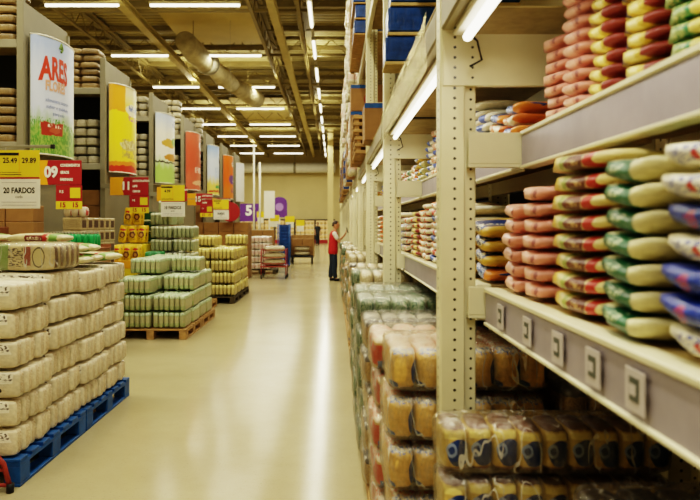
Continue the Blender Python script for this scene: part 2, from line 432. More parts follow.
def lamp(loc, sx, sy, power, col=(1, .925, .70), rot=(0, 0, 0)):
    l = bpy.data.lights.new('tube_glow', 'AREA'); l.shape = 'RECTANGLE'; l.size = sx; l.size_y = sy; l.energy = power; l.color = col
    o = bpy.data.objects.new('tube_glow', l); link(o); o.location = loc; o.rotation_euler = rot
PW = 128
tx = tube_proto(2.25, 'x')
rows = [(-3.41, 'middle'), (-6.2, 'outer'), (-10.2, 'far outer')]
tx2 = tube_proto(1.85, 'x')
for ri, (x, nm) in enumerate(rows):
    for k in range(-2, 8):
        y = 16.8+5.03*k
        seen = k >= 0 and y < 57
        dup(tx if ri == 0 else tx2, (x, y, 7.0), 0, f"white fluorescent tube across the aisle roof, {ORD[k+3]} of the {nm} row", 'ceiling light', 'fluorescent tubes across the roof')
        if ri < 2 and k % 2 == 0: lamp((x, y, 7.12), 2.2, .12, PW*.45, rot=(PI, 0, 0))
        if ri < 2 or k % 2 == 0: lamp((x, y, 6.95), 2.2, .12, PW*(1 if ri < 2 else 1.4))
ty = tube_proto(2.1, 'y')
for k in range(15):
    y = 3.4+3.55*k
    dup(ty, (-.58, y, 7.0), 0, f"fluorescent tube in the lengthwise light strip, {ORD[k+1]} along it", 'ceiling light', 'tubes of the lengthwise light strip')
    lamp((-.58, y, 6.95), .12, 2.1, PW*.75)
    if k % 3 == 0: lamp((-.58, y, 7.24), .12, 2.1, PW*.45, rot=(PI, 0, 0))
lamp((-.58, 1.2, 6.95), .12, 2.1, PW); lamp((-.58, -3, 6.95), .12, 2.1, PW); lamp((-3.41, 1.7, 6.95), 2.2, .12, PW)
struct('ceiling_light_rail', MB().box(-.62, -.54, 2, 57, 7.12, 7.16), M['truss'])

# ducts
d = thing('air_duct', 'sagging cream fabric air duct hung under the roof in front of pale sheet', 'duct', (-3.9, 22, 6.9))
obj('duct_section', MB().tube([(-.55, -1.6, .2), (-.45, -.6, .1), (-.3, .3, -.05)], [.30, .36, .30], 16).mesh('duct_section', M['duct'], True), d)
obj('duct_section', MB().tube([(-.2, .6, 0), (0, 2, -.1), (.15, 3.4, -.1)], [.24, .34, .26], 16).mesh('duct_section', M['duct'], True), d)
obj('duct_section', MB().tube([(.22, 3.6, -.1), (.5, 5.2, -.1), (.7, 6.4, -.1)], [.3, .36, .36], 16).mesh('duct_section', M['duct'], True), d)
obj('collar', MB().tube([(-.3, .3, 0), (-.2, .62, 0)], .37, 16).mesh('collar', M['steel_grey'], True), d)
obj('hanger', MB().tube([(-.5, -.6, .4), (-.5, -.6, 1.2)], .012, 6).mesh('hanger', M['truss']), d)
obj('hanger', MB().tube([(.5, 5.2, .2), (.5, 5.2, 1.2)], .012, 6).mesh('hanger', M['truss']), d)
d = thing('air_duct', 'long pale round air duct crossing above the far end wall', 'duct', (-4, 57, 6.3))
obj('duct_pipe', MB().tube([(-9, 0, 0), (4.2, 0, 0)], .42, 18).mesh('duct_pipe', M['white'], True), d)
for x in (-6, -2.4, .8): obj('collar', MB().tube([(x-.1, 0, 0), (x+.1, 0, 0)], .45, 18).mesh('collar', M['steel_grey'], True), d); obj('hanger', MB().tube([(x, 0, .42), (x, 0, 1.85)], .02, 6).mesh('hanger', M['steel_grey']), d)

# ------------------------------------------------------------------ pallets
def pallet_proto(mat, X=1.0, Y=1.2, H=.144, name='pallet'):
    p = thing(name, proto=True)
    dk = MB(); nb = 7
    for i in range(nb):
        y0 = i*(Y-.11)/(nb-1); dk.box(0, X, y0, y0+.11, H-.022, H, c=.003)
    for i in range(3):
        x0 = (0, X/2-.05, X-.1)[i]; dk.box(x0, x0+.1, 0, Y, H-.044, H-.0225)
    obj('deck', dk.mesh('deck', mat), p, proto=True)
    for i in range(3):
        for j in range(3):
            x0 = (0, X/2-.05, X-.1)[i]; y0 = (0, Y/2-.07, Y-.14)[j]
            obj('block', MB().box(x0, x0+.1, y0, y0+.14, .022, H-.0445, c=.004).mesh('block', mat), p, proto=True)
    for i in range(3):
        x0 = (0, X/2-.05, X-.1)[i]
        obj('runner', MB().box(x0, x0+.1, 0, Y, 0, .0215, c=.003).mesh('runner', mat), p, proto=True)
    return p
blue_pallet = pallet_proto(M['blue_paint'], 1.0, 1.10, .17)
wood_pallet = pallet_proto(M['wood'], 1.0, 1.15, .144)
dark_pallet = pallet_proto(simple('dark_wood', '#4d4229', .8, .2, 9), 1.0, 1.15, .144)

# ------------------------------------------------------------------ bales
def slab(name, t_, h, w, seed, mat, axis, ew=.28, et=.3, pt=7, wob=.05, n=9, m=20, e0=.80):
    """one bag of a bale: t_ thick, h tall, w deep; axis 'x': thickness along X, bag runs along Y; 'y': thickness along Y, runs along X"""
    me = loft_bag(name, w, t_, h, seed, mat, pt=pt, pw=7, ew=ew, et=et, n=n, m=m, wob=wob, endw=.66, e0=e0)
    if axis == 'y': me.transform(Matrix.Rotation(PI/2, 4, 'Z'))
    return me
def bale_proto(name, nb, t_, h, w, mat, axis, wrap=None, seed=1, part='bag', wob=.05, pt=7, ew=.28, et=.3, e0=.8, jit=.006):
    """origin: centre of the base"""
    p = thing(name, proto=True)
    span = nb*t_; rr = random.Random(seed)
    for i in range(nb):
        me = slab(part, t_*1.07, h*.985*(1-rr.uniform(0, .04)), w*.97, seed*31+i, mat, axis, pt=pt, wob=wob, ew=ew, et=et, e0=e0)
        c = -span/2+t_*(i+.5)
        obj(part, me, p, (c, rr.uniform(-jit, jit), .002) if axis == 'x' else (rr.uniform(-jit, jit*.6), c, .002), proto=True)
    if wrap is not None:
        L, W = (w, span) if axis == 'x' else (w, span)
        me = loft_bag('plastic_wrap', L*1.0, W*1.05, h*1.015, seed*7+3, wrap, pt=9, pw=9, ew=.25, et=.22, n=12, m=28, wob=.02, endw=.9, e0=.8)
        if axis == 'y': me.transform(Matrix.Rotation(PI/2, 4, 'Z'))
        obj('plastic_wrap', me, p, (0, 0, .0), proto=True, label='clear crinkled plastic wrap')
    return p

creamsack = printed('cream_sack', '#e2d6b8', [('b', (.5, 0, .74), (BIG, .07, .2), '#e8e2d0'), ('n', (.5, 0, .76), (BIG, .07, .14), '#5b5048'), ('e', (.75, 0, .3), (.06, .07, .1), '#2a2620'), ('n', (1, .5, .55), (.08, .2, .40), '#b08d5c'), ('b', (1, .99, .5), (.12, .02, BIG), '#a98a58')], rough=.4, wr=.6, distort=.03)  # last layer: brown edge line paints in the shade of the crease
# the slab is rotated after lofting; its Generated box is x: run, y: thickness, z: height
cream_bales = [bale_proto('sack_bale', 5, .106, .1775, .5, creamsack, 'y', None, 3+i, 'sack', .08, pt=6, ew=.62, et=.22, e0=.9, jit=.014) for i in range(3)]
ricetop = printed('rice_sack_print', '#d6c596', [('b', (.30, .0, .5), (.08, .2, BIG), '#7d9a58'), ('n', (.48, .0, .5), (.1, .2, .36), '#54463c'), ('b', (.64, .0, .55), (.045, .2, .35), '#8e2f28'), ('e', (.79, .0, .5), (.085, .3, .40), '#5b5238'), ('e', (.79, .0, .5), (.07, .3, .33), '#cfc08c'), ('b', (1, .5, .5), (.07, .26, .42), '#7a5836')], distort=.02)
top_bundle = bale_proto('rice_bundle', 5, .098, .20, .52, ricetop, 'y', M['wrap'], 11, 'sack', .06, pt=5, ew=.45)
greensack = printed('green_print_sack', '#adab80', [('b', (.5, .5, 1), (BIG, BIG, .2), '#d3dabf'), ('n', (.5, .5, 1), (BIG, .42, .26), '#5f9c58'), ('n', (.5, 0, .12), (BIG, .1, .2), '#6f9a5e'), ('n', (.5, 0, .9), (BIG, .1, .16), '#5d9355'), ('b', (.02, .5, .5), (.09, BIG, BIG), '#8d8a62')], wr=.5)  # last layer: darker edge strip puts crease shade into the sack colour
green_bales = [bale_proto('sack_bale', 6, .074, .235, .5, greensack, 'x', None, 21+i, 'sack', .07, pt=5, ew=.45, et=.24, e0=.9, jit=.01) for i in range(2)]
yelsack = printed('yellow_print_sack', '#bfae6c', [('b', (.5, .5, 1), (BIG, BIG, .3), '#e2d990'), ('n', (.5, .5, 1), (BIG, .4, .3), '#d8b93a'), ('n', (.5, 0, .84), (BIG, .1, .14), '#e0d07c'), ('b', (.5, 0, .08), (BIG, .1, .1), '#7d7346'), ('b', (.02, .5, .5), (.09, BIG, BIG), '#857a4c')], wr=.5)  # last layer: crease between sacks shaded by a darker painted edge
yellow_bales = [bale_proto('sack_bale', 6, .078, .24, .5, yelsack, 'x', None, 31+i, 'sack', .07, pt=5, ew=.45, et=.24, e0=.9, jit=.01) for i in range(2)]
palegreen = printed('pale_green_sack', '#989f7a', [('b', (.5, .5, .95), (BIG, BIG, .15), '#cfd4ba'), ('n', (.5, .5, .5), (BIG, .3, .3), '#6f8f66')], wr=.3)
pale_bales = [bale_proto('sack_bale', 5, .076, .235, .5, palegreen, 'x', None, 41+i, 'sack', .08, pt=4, ew=.45, et=.26, e0=.88, jit=.012) for i in range(2)]
# right-hand bales
bluedot = printed('blue_roundel_sack', '#c9aa5e', [('b', (.5, .5, 1), (BIG, BIG, .1), '#6b4a3a'), ('b', (.5, 0, .80), (.4, .4, .07), '#dcc878'), ('e', (.62, .0, .44), (.44, .5, .29), '#1b3670'), ('e', (.35, .0, .50), (.2, .45, .15), '#8495b4'), ('e', (.35, .0, .50), (.12, .45, .08), '#22386e'), ('b', (.5, 0, .05), (BIG, .4, .09), '#6b3a22')], distort=.03, wr=.5)
dot_bales = [bale_proto('bean_bale', 9, .082, .165, .2, bluedot, 'x', M['wrap'], 51+i, 'bean_bag', .08, pt=4, ew=.62, et=.42, e0=.62) for i in range(2)]
beans = printed('amber_bean_sack', '#e0b464', [('b', (.5, .5, 1), (BIG, BIG, .12), '#d8cba6'), ('n', (.5, .3, 1), (BIG, .5, .16), '#c8653c'), ('n', (.5, .05, .9), (BIG, .12, .06), '#6f86b5'), ('e', (.98, .0, .45), (.22, .6, .30), '#1f3f80'), ('e', (.10, .0, .12), (.2, .3, .14), '#2a4a8c')], distort=.04, wr=.6)
bean_bales = [bale_proto('bean_bale', 6, .11, .196, .5, beans, 'x', M['wrap'], 61+i, 'bean_bag', .07, pt=4, ew=.5, et=.42, e0=.66) for i in range(3)]
redbeans = printed('red_bean_sack', '#c59a5e', [('b', (.2, .3, .45), (.35, .5, .28), '#b93d2b'), ('b', (.5, .5, 1), (BIG, BIG, .2), '#e0cfb0'), ('n', (.5, .5, .9), (BIG, .4, .22), '#cf6038'), ('b', (.5, .1, .15), (.3, .3, .14), '#2f4f8f'), ('e', (.55, .1, .45), (.2, .3, .2), '#d2b26d')], distort=.06, wr=.5)
red_bales = [bale_proto('bean_bale', 5, .125, .187, .5, redbeans, 'x', M['wrap'], 71+i, 'bean_bag', .07, pt=4, ew=.5, et=.42, e0=.66) for i in range(2)]
greenwrap = printed('dark_green_pack', '#215638', [('n', (.5, .2, .97), (BIG, .3, .14), '#a9ac90'), ('n', (.5, .1, .6), (BIG, .3, .24), '#9fb08c')], wr=.5)
gw_bales = [bale_proto('flour_bale', 6, .115, .20, .5, greenwrap, 'x', M['wrap'], 81+i, 'flour_bag', .08, pt=4, ew=.5, et=.42, e0=.66) for i in range(2)]
browncream = printed('brown_cream_sack', '#b8955a', [('b', (.5, .5, .95), (BIG, BIG, .2), '#43382d'), ('b', (.5, .5, 1.0), (BIG, .15, .1), '#b3a88e'), ('n', (.5, .1, .5), (BIG, .3, .25), '#8b6a3e')], wr=.5)
brown_bales = [bale_proto('flour_bale', 6, .11, .186, .5, browncream, 'x', M['wrap'], 91+i, 'flour_bag', .08, pt=4, ew=.5, et=.42, e0=.66) for i in range(2)]
whitesack = printed('white_print_sack', '#bdb08a', [('n', (.5, .3, .6), (BIG, .5, .4), '#8a7a55'), ('b', (.5, .0, .2), (BIG, .2, .15), '#d8d0b4')], wr=.5)
white_bales = [bale_proto('sack_bale', 5, .12, .21, .5, whitesack, 'x', None, 101+i, 'sack', .08, pt=4, ew=.5, et=.45, e0=.6) for i in range(2)]
pinkwhite = printed('white_pink_sack', '#e3d8c6', [('n', (.5, .3, .6), (BIG, .5, .3), '#d58b86'), ('b', (.5, .5, .95), (BIG, BIG, .12), '#eee8dc')], wr=.5)
pink_bales = [bale_proto('sack_bale', 5, .12, .21, .5, pinkwhite, 'x', None, 111+i, 'sack', .07, pt=4) for i in range(1)]

# ---- front left: two blue pallets of wrapped cream bales
SX = -1.90
dup(blue_pallet, (SX-1.0, 4.13, 0), 0, 'blue painted pallet under the front half of the cream bales', 'pallet', 'blue pallets under the cream bales')
dup(blue_pallet, (SX-1.0, 5.25, 0), 0, 'blue painted pallet under the rear half of the cream bales', 'pallet', 'blue pallets under the cream bales')
for ci in range(4):
    f = (1.0, 1.02, .995, 1.015)[ci]
    for di in range(2):
        for li in range(6):
            b = cream_bales[(ci*2+li+di) % 3]
            o = dup(b, (SX-.268-di*.56+R.uniform(-.016, .014)*(1 if di == 0 else 0), 4.13+.277+ci*.555, .172+li*.1785*f), R.uniform(-.03, .03),
                f"wrapped cream sack bale, {ORD[li+1]} layer, {ORD[ci+1]} stack along the {'aisle' if di == 0 else 'inner'} side of blue pallets", 'bale', 'cream bales on the blue pallets')
            o.scale = (1, 1, f)
ztop = .172+6*.1785*1.02+.003
dup(top_bundle, (SX-.30, 4.98, ztop), .0, 'wrapped bundle of printed rice sacks lying on the cream bales, facing out', 'bale', 'printed bundles on the cream bales')
dup(top_bundle, (SX-.86, 4.90, ztop), .05, 'wrapped printed rice bundle on the cream bales beside the edge bundle', 'bale', 'printed bundles on the cream bales')
# loose rice bags behind it
loose = printed('loose_rice_bag', '#d8cb9b', [('b', (.5, .16, .5), (BIG, .07, BIG), '#6f9a45'), ('b', (.5, .48, .5), (BIG, .17, .32), '#6b2a22'), ('n', (.5, .48, .5), (BIG, .12, .16), '#e6d7b0'), ('b', (.5, .30, .5), (BIG, .04, BIG), '#b3352b'), ('e', (.5, .75, .9), (.3, .09, .3), '#c2503a')])
lb = [obj('rice_bag', loft_bag('rice_bag', .46, .27, .085, 300+i, loose, pt=3.2, pw=6, et=.5), proto=True) for i in range(2)]
lw = [('first', -2.2, 5.50, .02, PI/2), ('second', -2.72, 5.52, .05, PI/2-.05), ('third', -2.22, 5.81, 0, PI/2+.05), ('fourth', -2.74, 5.83, 0, PI/2)]
for i, (nm, x, y, dz, rz) in enumerate(lw):
    dup(lb[i % 2], (x, y, ztop), rz, f"loose cream rice bag with maroon label on the bales, {nm} back from the bundle", 'bag', 'loose rice bags on the cream bales')
for q, (x, y, dz, rz) in enumerate(((-2.24, 5.50, .088, PI/2), (-2.74, 5.51, .088, PI/2+.06), (-2.36, 5.49, .176, PI/2-.05), (-2.86, 5.53, .176, PI/2))):
    dup(lb[q % 2], (x, y, ztop+dz), rz, f"loose cream rice bag with maroon label, {'second' if q < 2 else 'third'} layer, {'aisle' if q % 2 == 0 else 'inner'} side of the pile on bales", 'bag', 'loose rice bags on the cream bales')
dup(lb[0], (-2.24, 5.80, ztop+.088), PI/2+.05, 'loose maroon label rice bag lying across two others on the bales', 'bag', 'loose rice bags on the cream bales')
dup(lb[1], (-2.76, 5.82, ztop+.088), PI/2-.04, 'loose rice bag topmost toward the back row on the cream bales', 'bag', 'loose rice bags on the cream bales')
dup(lb[1], (-2.16, 6.14, ztop), PI/2-.22, 'loose rice bag lying askew at the rear end of cream bales', 'bag', 'loose rice bags on the cream bales')
dup(lb[0], (-2.68, 6.12, ztop), PI/2+.05, 'loose rice bag at the back on the rearmost cream bales', 'bag', 'loose rice bags on the cream bales')

# ---- green pallet
GX = -2.03
dup(wood_pallet, (GX-1.0, 9.4, 0), 0, 'raw wood pallet under the front half of green sack bales', 'pallet', 'wood pallets under green bales')
dup(wood_pallet, (GX-1.0, 10.57, 0), 0, 'raw wood pallet under the rear half of green sack bales', 'pallet', 'wood pallets under green bales')
lay = {0: (4, 3), 1: (4, 4), 2: (3, 4), 3: (3, 4)}
gh = {(0, 0): 3, (0, 1): 2, (1, 0): 4, (1, 1): 3, (2, 0): 4, (2, 1): 4, (3, 0): 4, (3, 1): 3}
for yi in range(4):
    for xi in range(2):
        for li in range(gh[(yi, xi)]):
            x = GX-.245-(1-xi)*.485; y = 9.4+.285+yi*.55
            dup(green_bales[(yi+li) % 2], (x+R.uniform(-.012, .008), y, .147+li*.2385), R.uniform(-.015, .015),
                f"green and white sack bale, {ORD[li+1]} layer, {ORD[yi+1]} row back, {'aisle' if xi else 'inner'} side of wood pallets", 'bale', 'green bales on the wood pallets')
# ---- yellow pallet
YX = -1.96
for j in range(2):
    dup(dark_pallet, (YX-1.01, 13.6+j*1.2, 0), 0, f"dark wood pallet under the {'front' if j == 0 else 'rear'} half of yellow sack bales", 'pallet', 'dark pallets under yellow bales')
yh = {(0, 0): 4, (0, 1): 4, (1, 0): 5, (1, 1): 4, (2, 0): 5, (2, 1): 4, (3, 0): 4, (3, 1): 5}
for yi in range(4):
    for xi in range(2):
        for li in range(yh[(yi, xi)]):
            x = YX-.255-(1-xi)*.50; y = 13.6+.3+yi*.57
            dup(yellow_bales[(yi+li) % 2], (x+R.uniform(-.012, .008), y, .147+li*.2435), R.uniform(-.015, .015),
                f"yellow and cream sack bale, {ORD[li+1]} layer, {ORD[yi+1]} row back, {'aisle' if xi else 'inner'} side of dark pallets", 'bale', 'yellow bales on the dark pallets')
# ---- tall pale green stack by the end panel
dup(wood_pallet, (-3.27, 12.18, 0), 0, 'raw wood pallet under the tall pale green stack', 'pallet')
ph = {(0, 0): 7, (0, 1): 6, (1, 0): 8}
for (yi, xi), hh in ph.items():
    for li in range(hh):
        dup(pale_bales[(yi+li) % 2], (-3.09+xi*.405, 12.18+.28+yi*.56, .147+li*.2385), R.uniform(-.02, .02),
            f"pale green sack bale, {ORD[li+1]} layer, {ORD[yi+1]} row, {ORD[2-xi]} column in from the aisle, tall stack", 'bale', 'tall pale green stack')

# ------------------------------------------------------------------ right-hand rack
def upright_mesh(h):
    mb = MB().box(0, .10, 0, .10, 0, h, c=.006).box(.1001, .148, .03, .09, 0, h, c=.004)
    return mb.mesh('upright', M['upright'])
UX = .425
LOW, UPP, PAL = 1.35, 1.965, 2.5
DEPTH = 1.05
up_lo = upright_mesh(6.9)
def rack_frame_parts(root):
    obj('upright', up_lo, root, (0, 0, 0))
    obj('upright', up_lo, root, (DEPTH-.15, 0, 0))
    obj('brace', MB().box(.012, DEPTH-.02, -.006, -.0005, 2.155, 2.345).box(.012, DEPTH-.02, -.0059, .03, 2.345, 2.352).box(.012, DEPTH-.02, -.0059, .03, 2.149, 2.155).mesh('brace', M['upright']), root)
    obj('bracket', MB().box(.11, .34, -.012, -.0065, 1.838, 1.962, c=.004).box(.11, .34, -.012, .03, 1.825, 1.838).mesh('bracket', M['cream_flat']), root)
    obj('bracket', MB().box(.11, .20, -.012, -.0065, 1.24, 1.352, c=.004).box(.11, .2, -.012, .03, 1.228, 1.24).mesh('bracket', M['cream_flat']), root)
    for z in (3.1, 4.4, 5.8):
        obj('brace', MB().box(.03, DEPTH-.03, .02, .05, z, z+.06).mesh('brace', M['cream_flat']), root)
    mb = MB().tube([(.08, .05, 2.6), (DEPTH-.1, .05, 3.1)], .018, 6); obj('brace', mb.mesh('brace', M['cream_flat']), root)
def bay_beams(root, y0, y1, near):
    # lower and upper shelf beams: grey face strip between cream lips
    for x, z, nm in ((.60-UX, LOW, 'lower'), (.742-UX, UPP, 'upper')):
        b = MB().box(x, x+.045, y0, y1, z-.135, z-.018, 0).box(x-.008, x+.055, y0, y1, z-.018, z, 1, c=.004).box(x-.008, x+.05, y0, y1, z-.148, z-.135, 1, c=.003)
        obj('shelf_beam', b.mesh('shelf_beam', [M['beam_face'], M['cream_flat']]), root)
        obj('shelf_board', MB().box(x+.056, DEPTH-.16, y0, y1, z-.03, z-.002).mesh('shelf_board', M['board_tan']), root)
        obj('rear_beam', MB().box(DEPTH-.15, DEPTH-.10, y0, y1, z-.13, z-.001).mesh('rear_beam', M['cream_flat']), root)
    obj('pallet_beam', MB().box(.0, .05, y0, y1, 2.36, PAL-.01, c=.008).mesh('pallet_beam', M['beam_aged']), root)
    obj('pallet_beam', MB().box(DEPTH-.1, DEPTH-.05, y0, y1, 2.36, PAL-.01, c=.008).mesh('pallet_beam', M['cream_flat']), root)
    obj('deck_panel', MB().box(.0, DEPTH, y0, y1, PAL-.008, PAL).mesh('deck_panel', M['board_tan']), root)
    obj('back_panel', MB().box(DEPTH, DEPTH+.02, y0, y1, 0, 2.36).mesh('back_panel', M['dark_void']), root)  # added near-black sheet stands in for the darkness behind the shelves
    for z in (4.1, 5.6):
        obj('pallet_beam', MB().box(.0, .05, y0, y1, z-.13, z, c=.008).mesh('pallet_beam', M['cream_flat']), root)
        obj('deck_panel', MB().box(.05, DEPTH, y0, y1, z-.02, z).mesh('deck_panel', M['board_tan']), root)
shelf_lamp = thing('shelf_tube_light', proto=True)
obj('tube', MB().tube([(0, 0, 0), (0, 2.72, 0)], .018, 8).mesh('tube', M['tube'], True), shelf_lamp, proto=True)
obj('housing', MB().box(-.04, .04, -.03, 2.80, .027, .045, c=.006).mesh('housing', M['white']), shelf_lamp, proto=True)
obj('cable', MB().tube([(.0, 2.74, .03), (.05, 2.78, .0), (.07, 2.79, -.07), (.02, 2.77, -.10)], .005, 6).mesh('cable', M['black'], True), shelf_lamp, proto=True)
NB = 15
for k in range(NB):
    y0 = -.3+3.0*k
    nm = f"cream steel rack bay, {ORD[k+1]} from the entrance, with perforated uprights and two shelves"
    root = thing('storage_rack', nm, 'rack', (UX, y0, 0), 0, 'bays of the tall storage rack')
    if k > 0: rack_frame_parts(root)
    bay_beams(root, .105 if k else 0, 2.975, k == 0)
    if k == 0:
        for j, px in enumerate((503, 530, 561, 597, 640)):
            yy = .60*680/(px-333)
            o = obj('price_tag', MB().box(.175-.011, .175-.0085, yy+.3-.042, yy+.3+.042, LOW-.118, LOW-.035).mesh('price_tag', M['tag_paper']), root, label='white shelf price tag with dark print')
            obj('print', MB().box(.175-.0125, .175-.0112, yy+.3-.02, yy+.3+.022, LOW-.098, LOW-.05).box(.175-.0127, .175-.0113, yy+.3-.008, yy+.3+.02, LOW-.086, LOW-.064, 1).mesh('print', [M['tag_ink'], M['tag_paper']]), o)
    if k < 9:
        dup(shelf_lamp, (UX+.085, y0+.16, 2.31), 0, f"bare fluorescent tube under the pallet beam of the {ORD[k+1]} rack bay", 'shelf light', 'shelf lights along the rack')
        if k < 6: lamp((UX+.085, y0+1.5, 2.275), .05, 2.6, 9 if k < 2 else 8, (1, .95, .8))

# plastic film over the pallet beam
def film(x, y0, y1, z0, z1, seed):
    vs = []; fs = []; nu, nv = 30, 6; off = Vector((seed, 3, 1))
    for i in range(nu+1):
        for j in range(nv+1):
            y = y0+(y1-y0)*i/nu; z = z1-(z1-z0)*j/nv
            w = noise.noise(Vector((y*4, z*5, 0))+off)
            vs.append((x-.012+w*.014-.010*j/nv, y, z+.02*w*(j/nv)))
    for i in range(nu):
        for j in range(nv): a = i*(nv+1)+j; fs.append((a, a+1, a+nv+2, a+nv+1))
    return MB().add(vs, fs).mesh('plastic_film', M['film'], True)
tag(obj('hanging_plastic_film', film(UX-.015, 2.85, 5.65, 2.24, 2.49, 5)), 'dusty clear plastic film hanging over the pallet beam behind first upright', 'plastic film')

# bags on shelves: bay 1 lower
cols = [('pink', 2.45, 6, .22, .052), ('pink', 2.215, 7, .23, .052), ('brown', 1.86, 8, .44, .054), ('green', 1.49, 7, .285, .055), (None, 1.195, 7, .29, .056), ('green', .90, 7, .28, .054)]
for i, (kd, yc, nn, L, T) in enumerate(cols):
    column(kd, yc, nn, LOW, .615, 1, 'lower', i+1, L, .36, T, ['creamblue', 'blue', 'blue', 'creamblue', 'blue', 'creamblue', 'creamblue'] if kd is None else None)
cols = [('pink', 2.45, 9, .23), ('pink', 2.21, 9, .23), ('yellowred', 1.985, 9, .21), ('yellowred', 1.765, 9, .22), ('yellowgreen', 1.53, 9, .23), ('yellowred', 1.29, 9, .24)]
for i, (kd, yc, nn, L) in enumerate(cols):
    column(kd, yc, nn if i else 7, UPP, .76, 1, 'upper', i+1, L, .30, .042)
# bay 2: behind the first upright
cols = [('gold', 2.97, 4, .27, .062), ('gold', 3.25, 4, .27, .062), ('whiteblue', 3.53, 6, .27, .055), ('whitered', 3.81, 8, .27, .045), ('creamblue', 4.09, 9, .27, .042), (None, 4.37, 9, .27, .042), ('whitered', 4.65, 9, .27, .042), ('orange', 4.93, 8, .27, .042), ('yellowred', 5.21, 8, .27, .042), ('whitered', 5.48, 7, .26, .042)]
for i, (kd, yc, nn, L, T) in enumerate(cols):
    column(kd, yc, nn, LOW, .615, 2, 'lower', i+1, L, .34, T, ['whiteblue', 'whitered', 'orange'] if kd is None else (['blueorange', 'gold', 'gold', 'gold'] if i == 0 else None))
cols = [('orange', 2.97, 3, .27), ('blueorange', 3.26, 3, .27), ('whiteblue', 3.54, 4, .27), ('whiteblue', 3.82, 6, .27), ('orange', 4.10, 7, .27), ('whiteblue', 4.38, 7, .27), ('green', 4.66, 6, .27), ('orange', 4.94, 7, .27), ('orange', 5.22, 7, .27), ('whiteblue', 5.49, 6, .26)]
for i, (kd, yc, nn, L) in enumerate(cols):
    column(kd, yc, nn, UPP, .755, 2, 'upper', i+1, L, .3, .05, ['orange', 'whiteblue'] if i in (4, 5, 8) else (['blueorange', 'orange', 'blueorange'] if i < 2 else None))
for bay in range(3, 4):
    y0 = -.3+3*(bay-1)+.1
    for i in range(9):
        kd = R.choice(['whitered', 'yellowred', 'whiteblue', 'gold', 'creamblue', 'brown'])
        column(kd, y0+.2+i*.305, R.choice((4, 5, 6)), LOW, .615, bay, 'lower', i+1, .29, .34, .06)
        if bay < 5:
            kd = R.choice(['whitered', 'orange', 'whiteblue', 'gold', 'green'])
            column(kd, y0+.2+i*.305, R.choice((3, 4)), UPP, .755, bay, 'upper', i+1, .29, .3, .06)

rest = MB(); src = [loft_bag('tmp_bag', .29, .34, .058, 500+i, BAG['whitered'], pt=5, pw=6, et=.55, ew=.6, endw=.72, n=6, m=10) for i in range(3)]
names = ['whitered', 'gold', 'creamblue', 'yellowred', 'orange']
for bay in range(4, 8):
    y0 = -.3+3*(bay-1)+.1
    for i in range(9):
        for xf, z0, hi in ((.615, LOW, 6), (.755, UPP, 4)):
            mi = R.randrange(5)
            for li in range(R.randrange(hi-2, hi+1)):
                m_ = src[R.randrange(3)]; o_ = Vector((xf+.17+R.uniform(-.01, .01), y0+.2+i*.305, z0+.004+li*.06))
                rest.add([v.co+o_ for v in m_.vertices], [tuple(p.vertices) for p in m_.polygons], mi)
o = tag(obj('rice_bags', rest.mesh('rice_bags', [BAG[q] for q in names], True)), 'mixed food bags stacked on the shelves of the farther rack bays', 'bags'); o['kind'] = 'stuff'
# bales on the floor under the shelves
def floor_stack(protos, x, y, n, h, desc, where, pal=True, z0=.06, jx=.012, rz=.02):
    for li in range(n):
        dup(protos[li % len(protos)], (x+R.uniform(-jx, jx), y, z0+.003+li*h), R.uniform(-rz, rz), f"{desc}, {ORD[li+1]} layer of stack {where}", 'bale', f"bales {where}"[:60])
def floor_base(x0, x1, y0, y1, lab):
    o = thing('floor_skid', lab, 'skid', (x0, y0, 0), 0, 'low skids under the rack bales')
    obj('skid_deck', MB().box(0, x1-x0, 0, y1-y0, .035, .06, c=.004).mesh('skid_deck', M['wood']), o)
    for x in (0, (x1-x0)/2-.04, x1-x0-.08): obj('skid_runner', MB().box(x, x+.08, 0, y1-y0, 0, .0345).mesh('skid_runner', M['wood']), o)
floor_base(.36, 1.38, .9, 2.42, 'low wood skid under the first rack bay')
floor_stack(dot_bales, .345+.375, 2.30, 5, .174, 'wrapped bean bale with blue roundels', 'before the first upright', z0=.085)
floor_stack(brown_bales, 1.02, 1.72, 4, .205, 'brown topped flour bale', 'deep under the first bay')
floor_stack(brown_bales, .98, 1.18, 4, .205, 'brown topped flour bale', 'nearest the entrance under the first bay')
floor_stack(brown_bales, 1.12, 1.83, 3, .205, 'brown and cream flour bale in shade', 'deep under the first bay') if False else None
floor_base(.20, 1.38, 2.82, 5.6, 'low wood skid under the second rack bay')
floor_stack(bean_bales, .235+.335, 3.07, 5, .208, 'wrapped amber bean bale', 'just behind the first upright')
deep_bales = [bale_proto('flour_bale', 4, .108, .205, .5, browncream, 'x', M['wrap'], 95+i, 'flour_bag', .09, pt=4, ew=.5, et=.45, e0=.62) for i in range(2)]
floor_stack(deep_bales, 1.175, 3.07, 4, .222, 'large brown flour bale', 'deep behind the first upright')
floor_stack(red_bales, .205+.315, 3.64, 5, .199, 'wrapped red bean bale', 'second along the second bay')
floor_stack(brown_bales, .19+.33, 4.20, 5, .199, 'wrapped brown flour bale', 'third along the second bay')
floor_stack(gw_bales, .175+.345, 4.76, 5, .213, 'wrapped green flour bale', 'fourth along the second bay')
floor_stack(gw_bales, .165+.345, 5.32, 5, .216, 'wrapped green flour bale', 'fifth along the second bay')
EXTRA = [brown_bales, white_bales, gw_bales, white_bales, brown_bales, bean_bales]
kk = 0
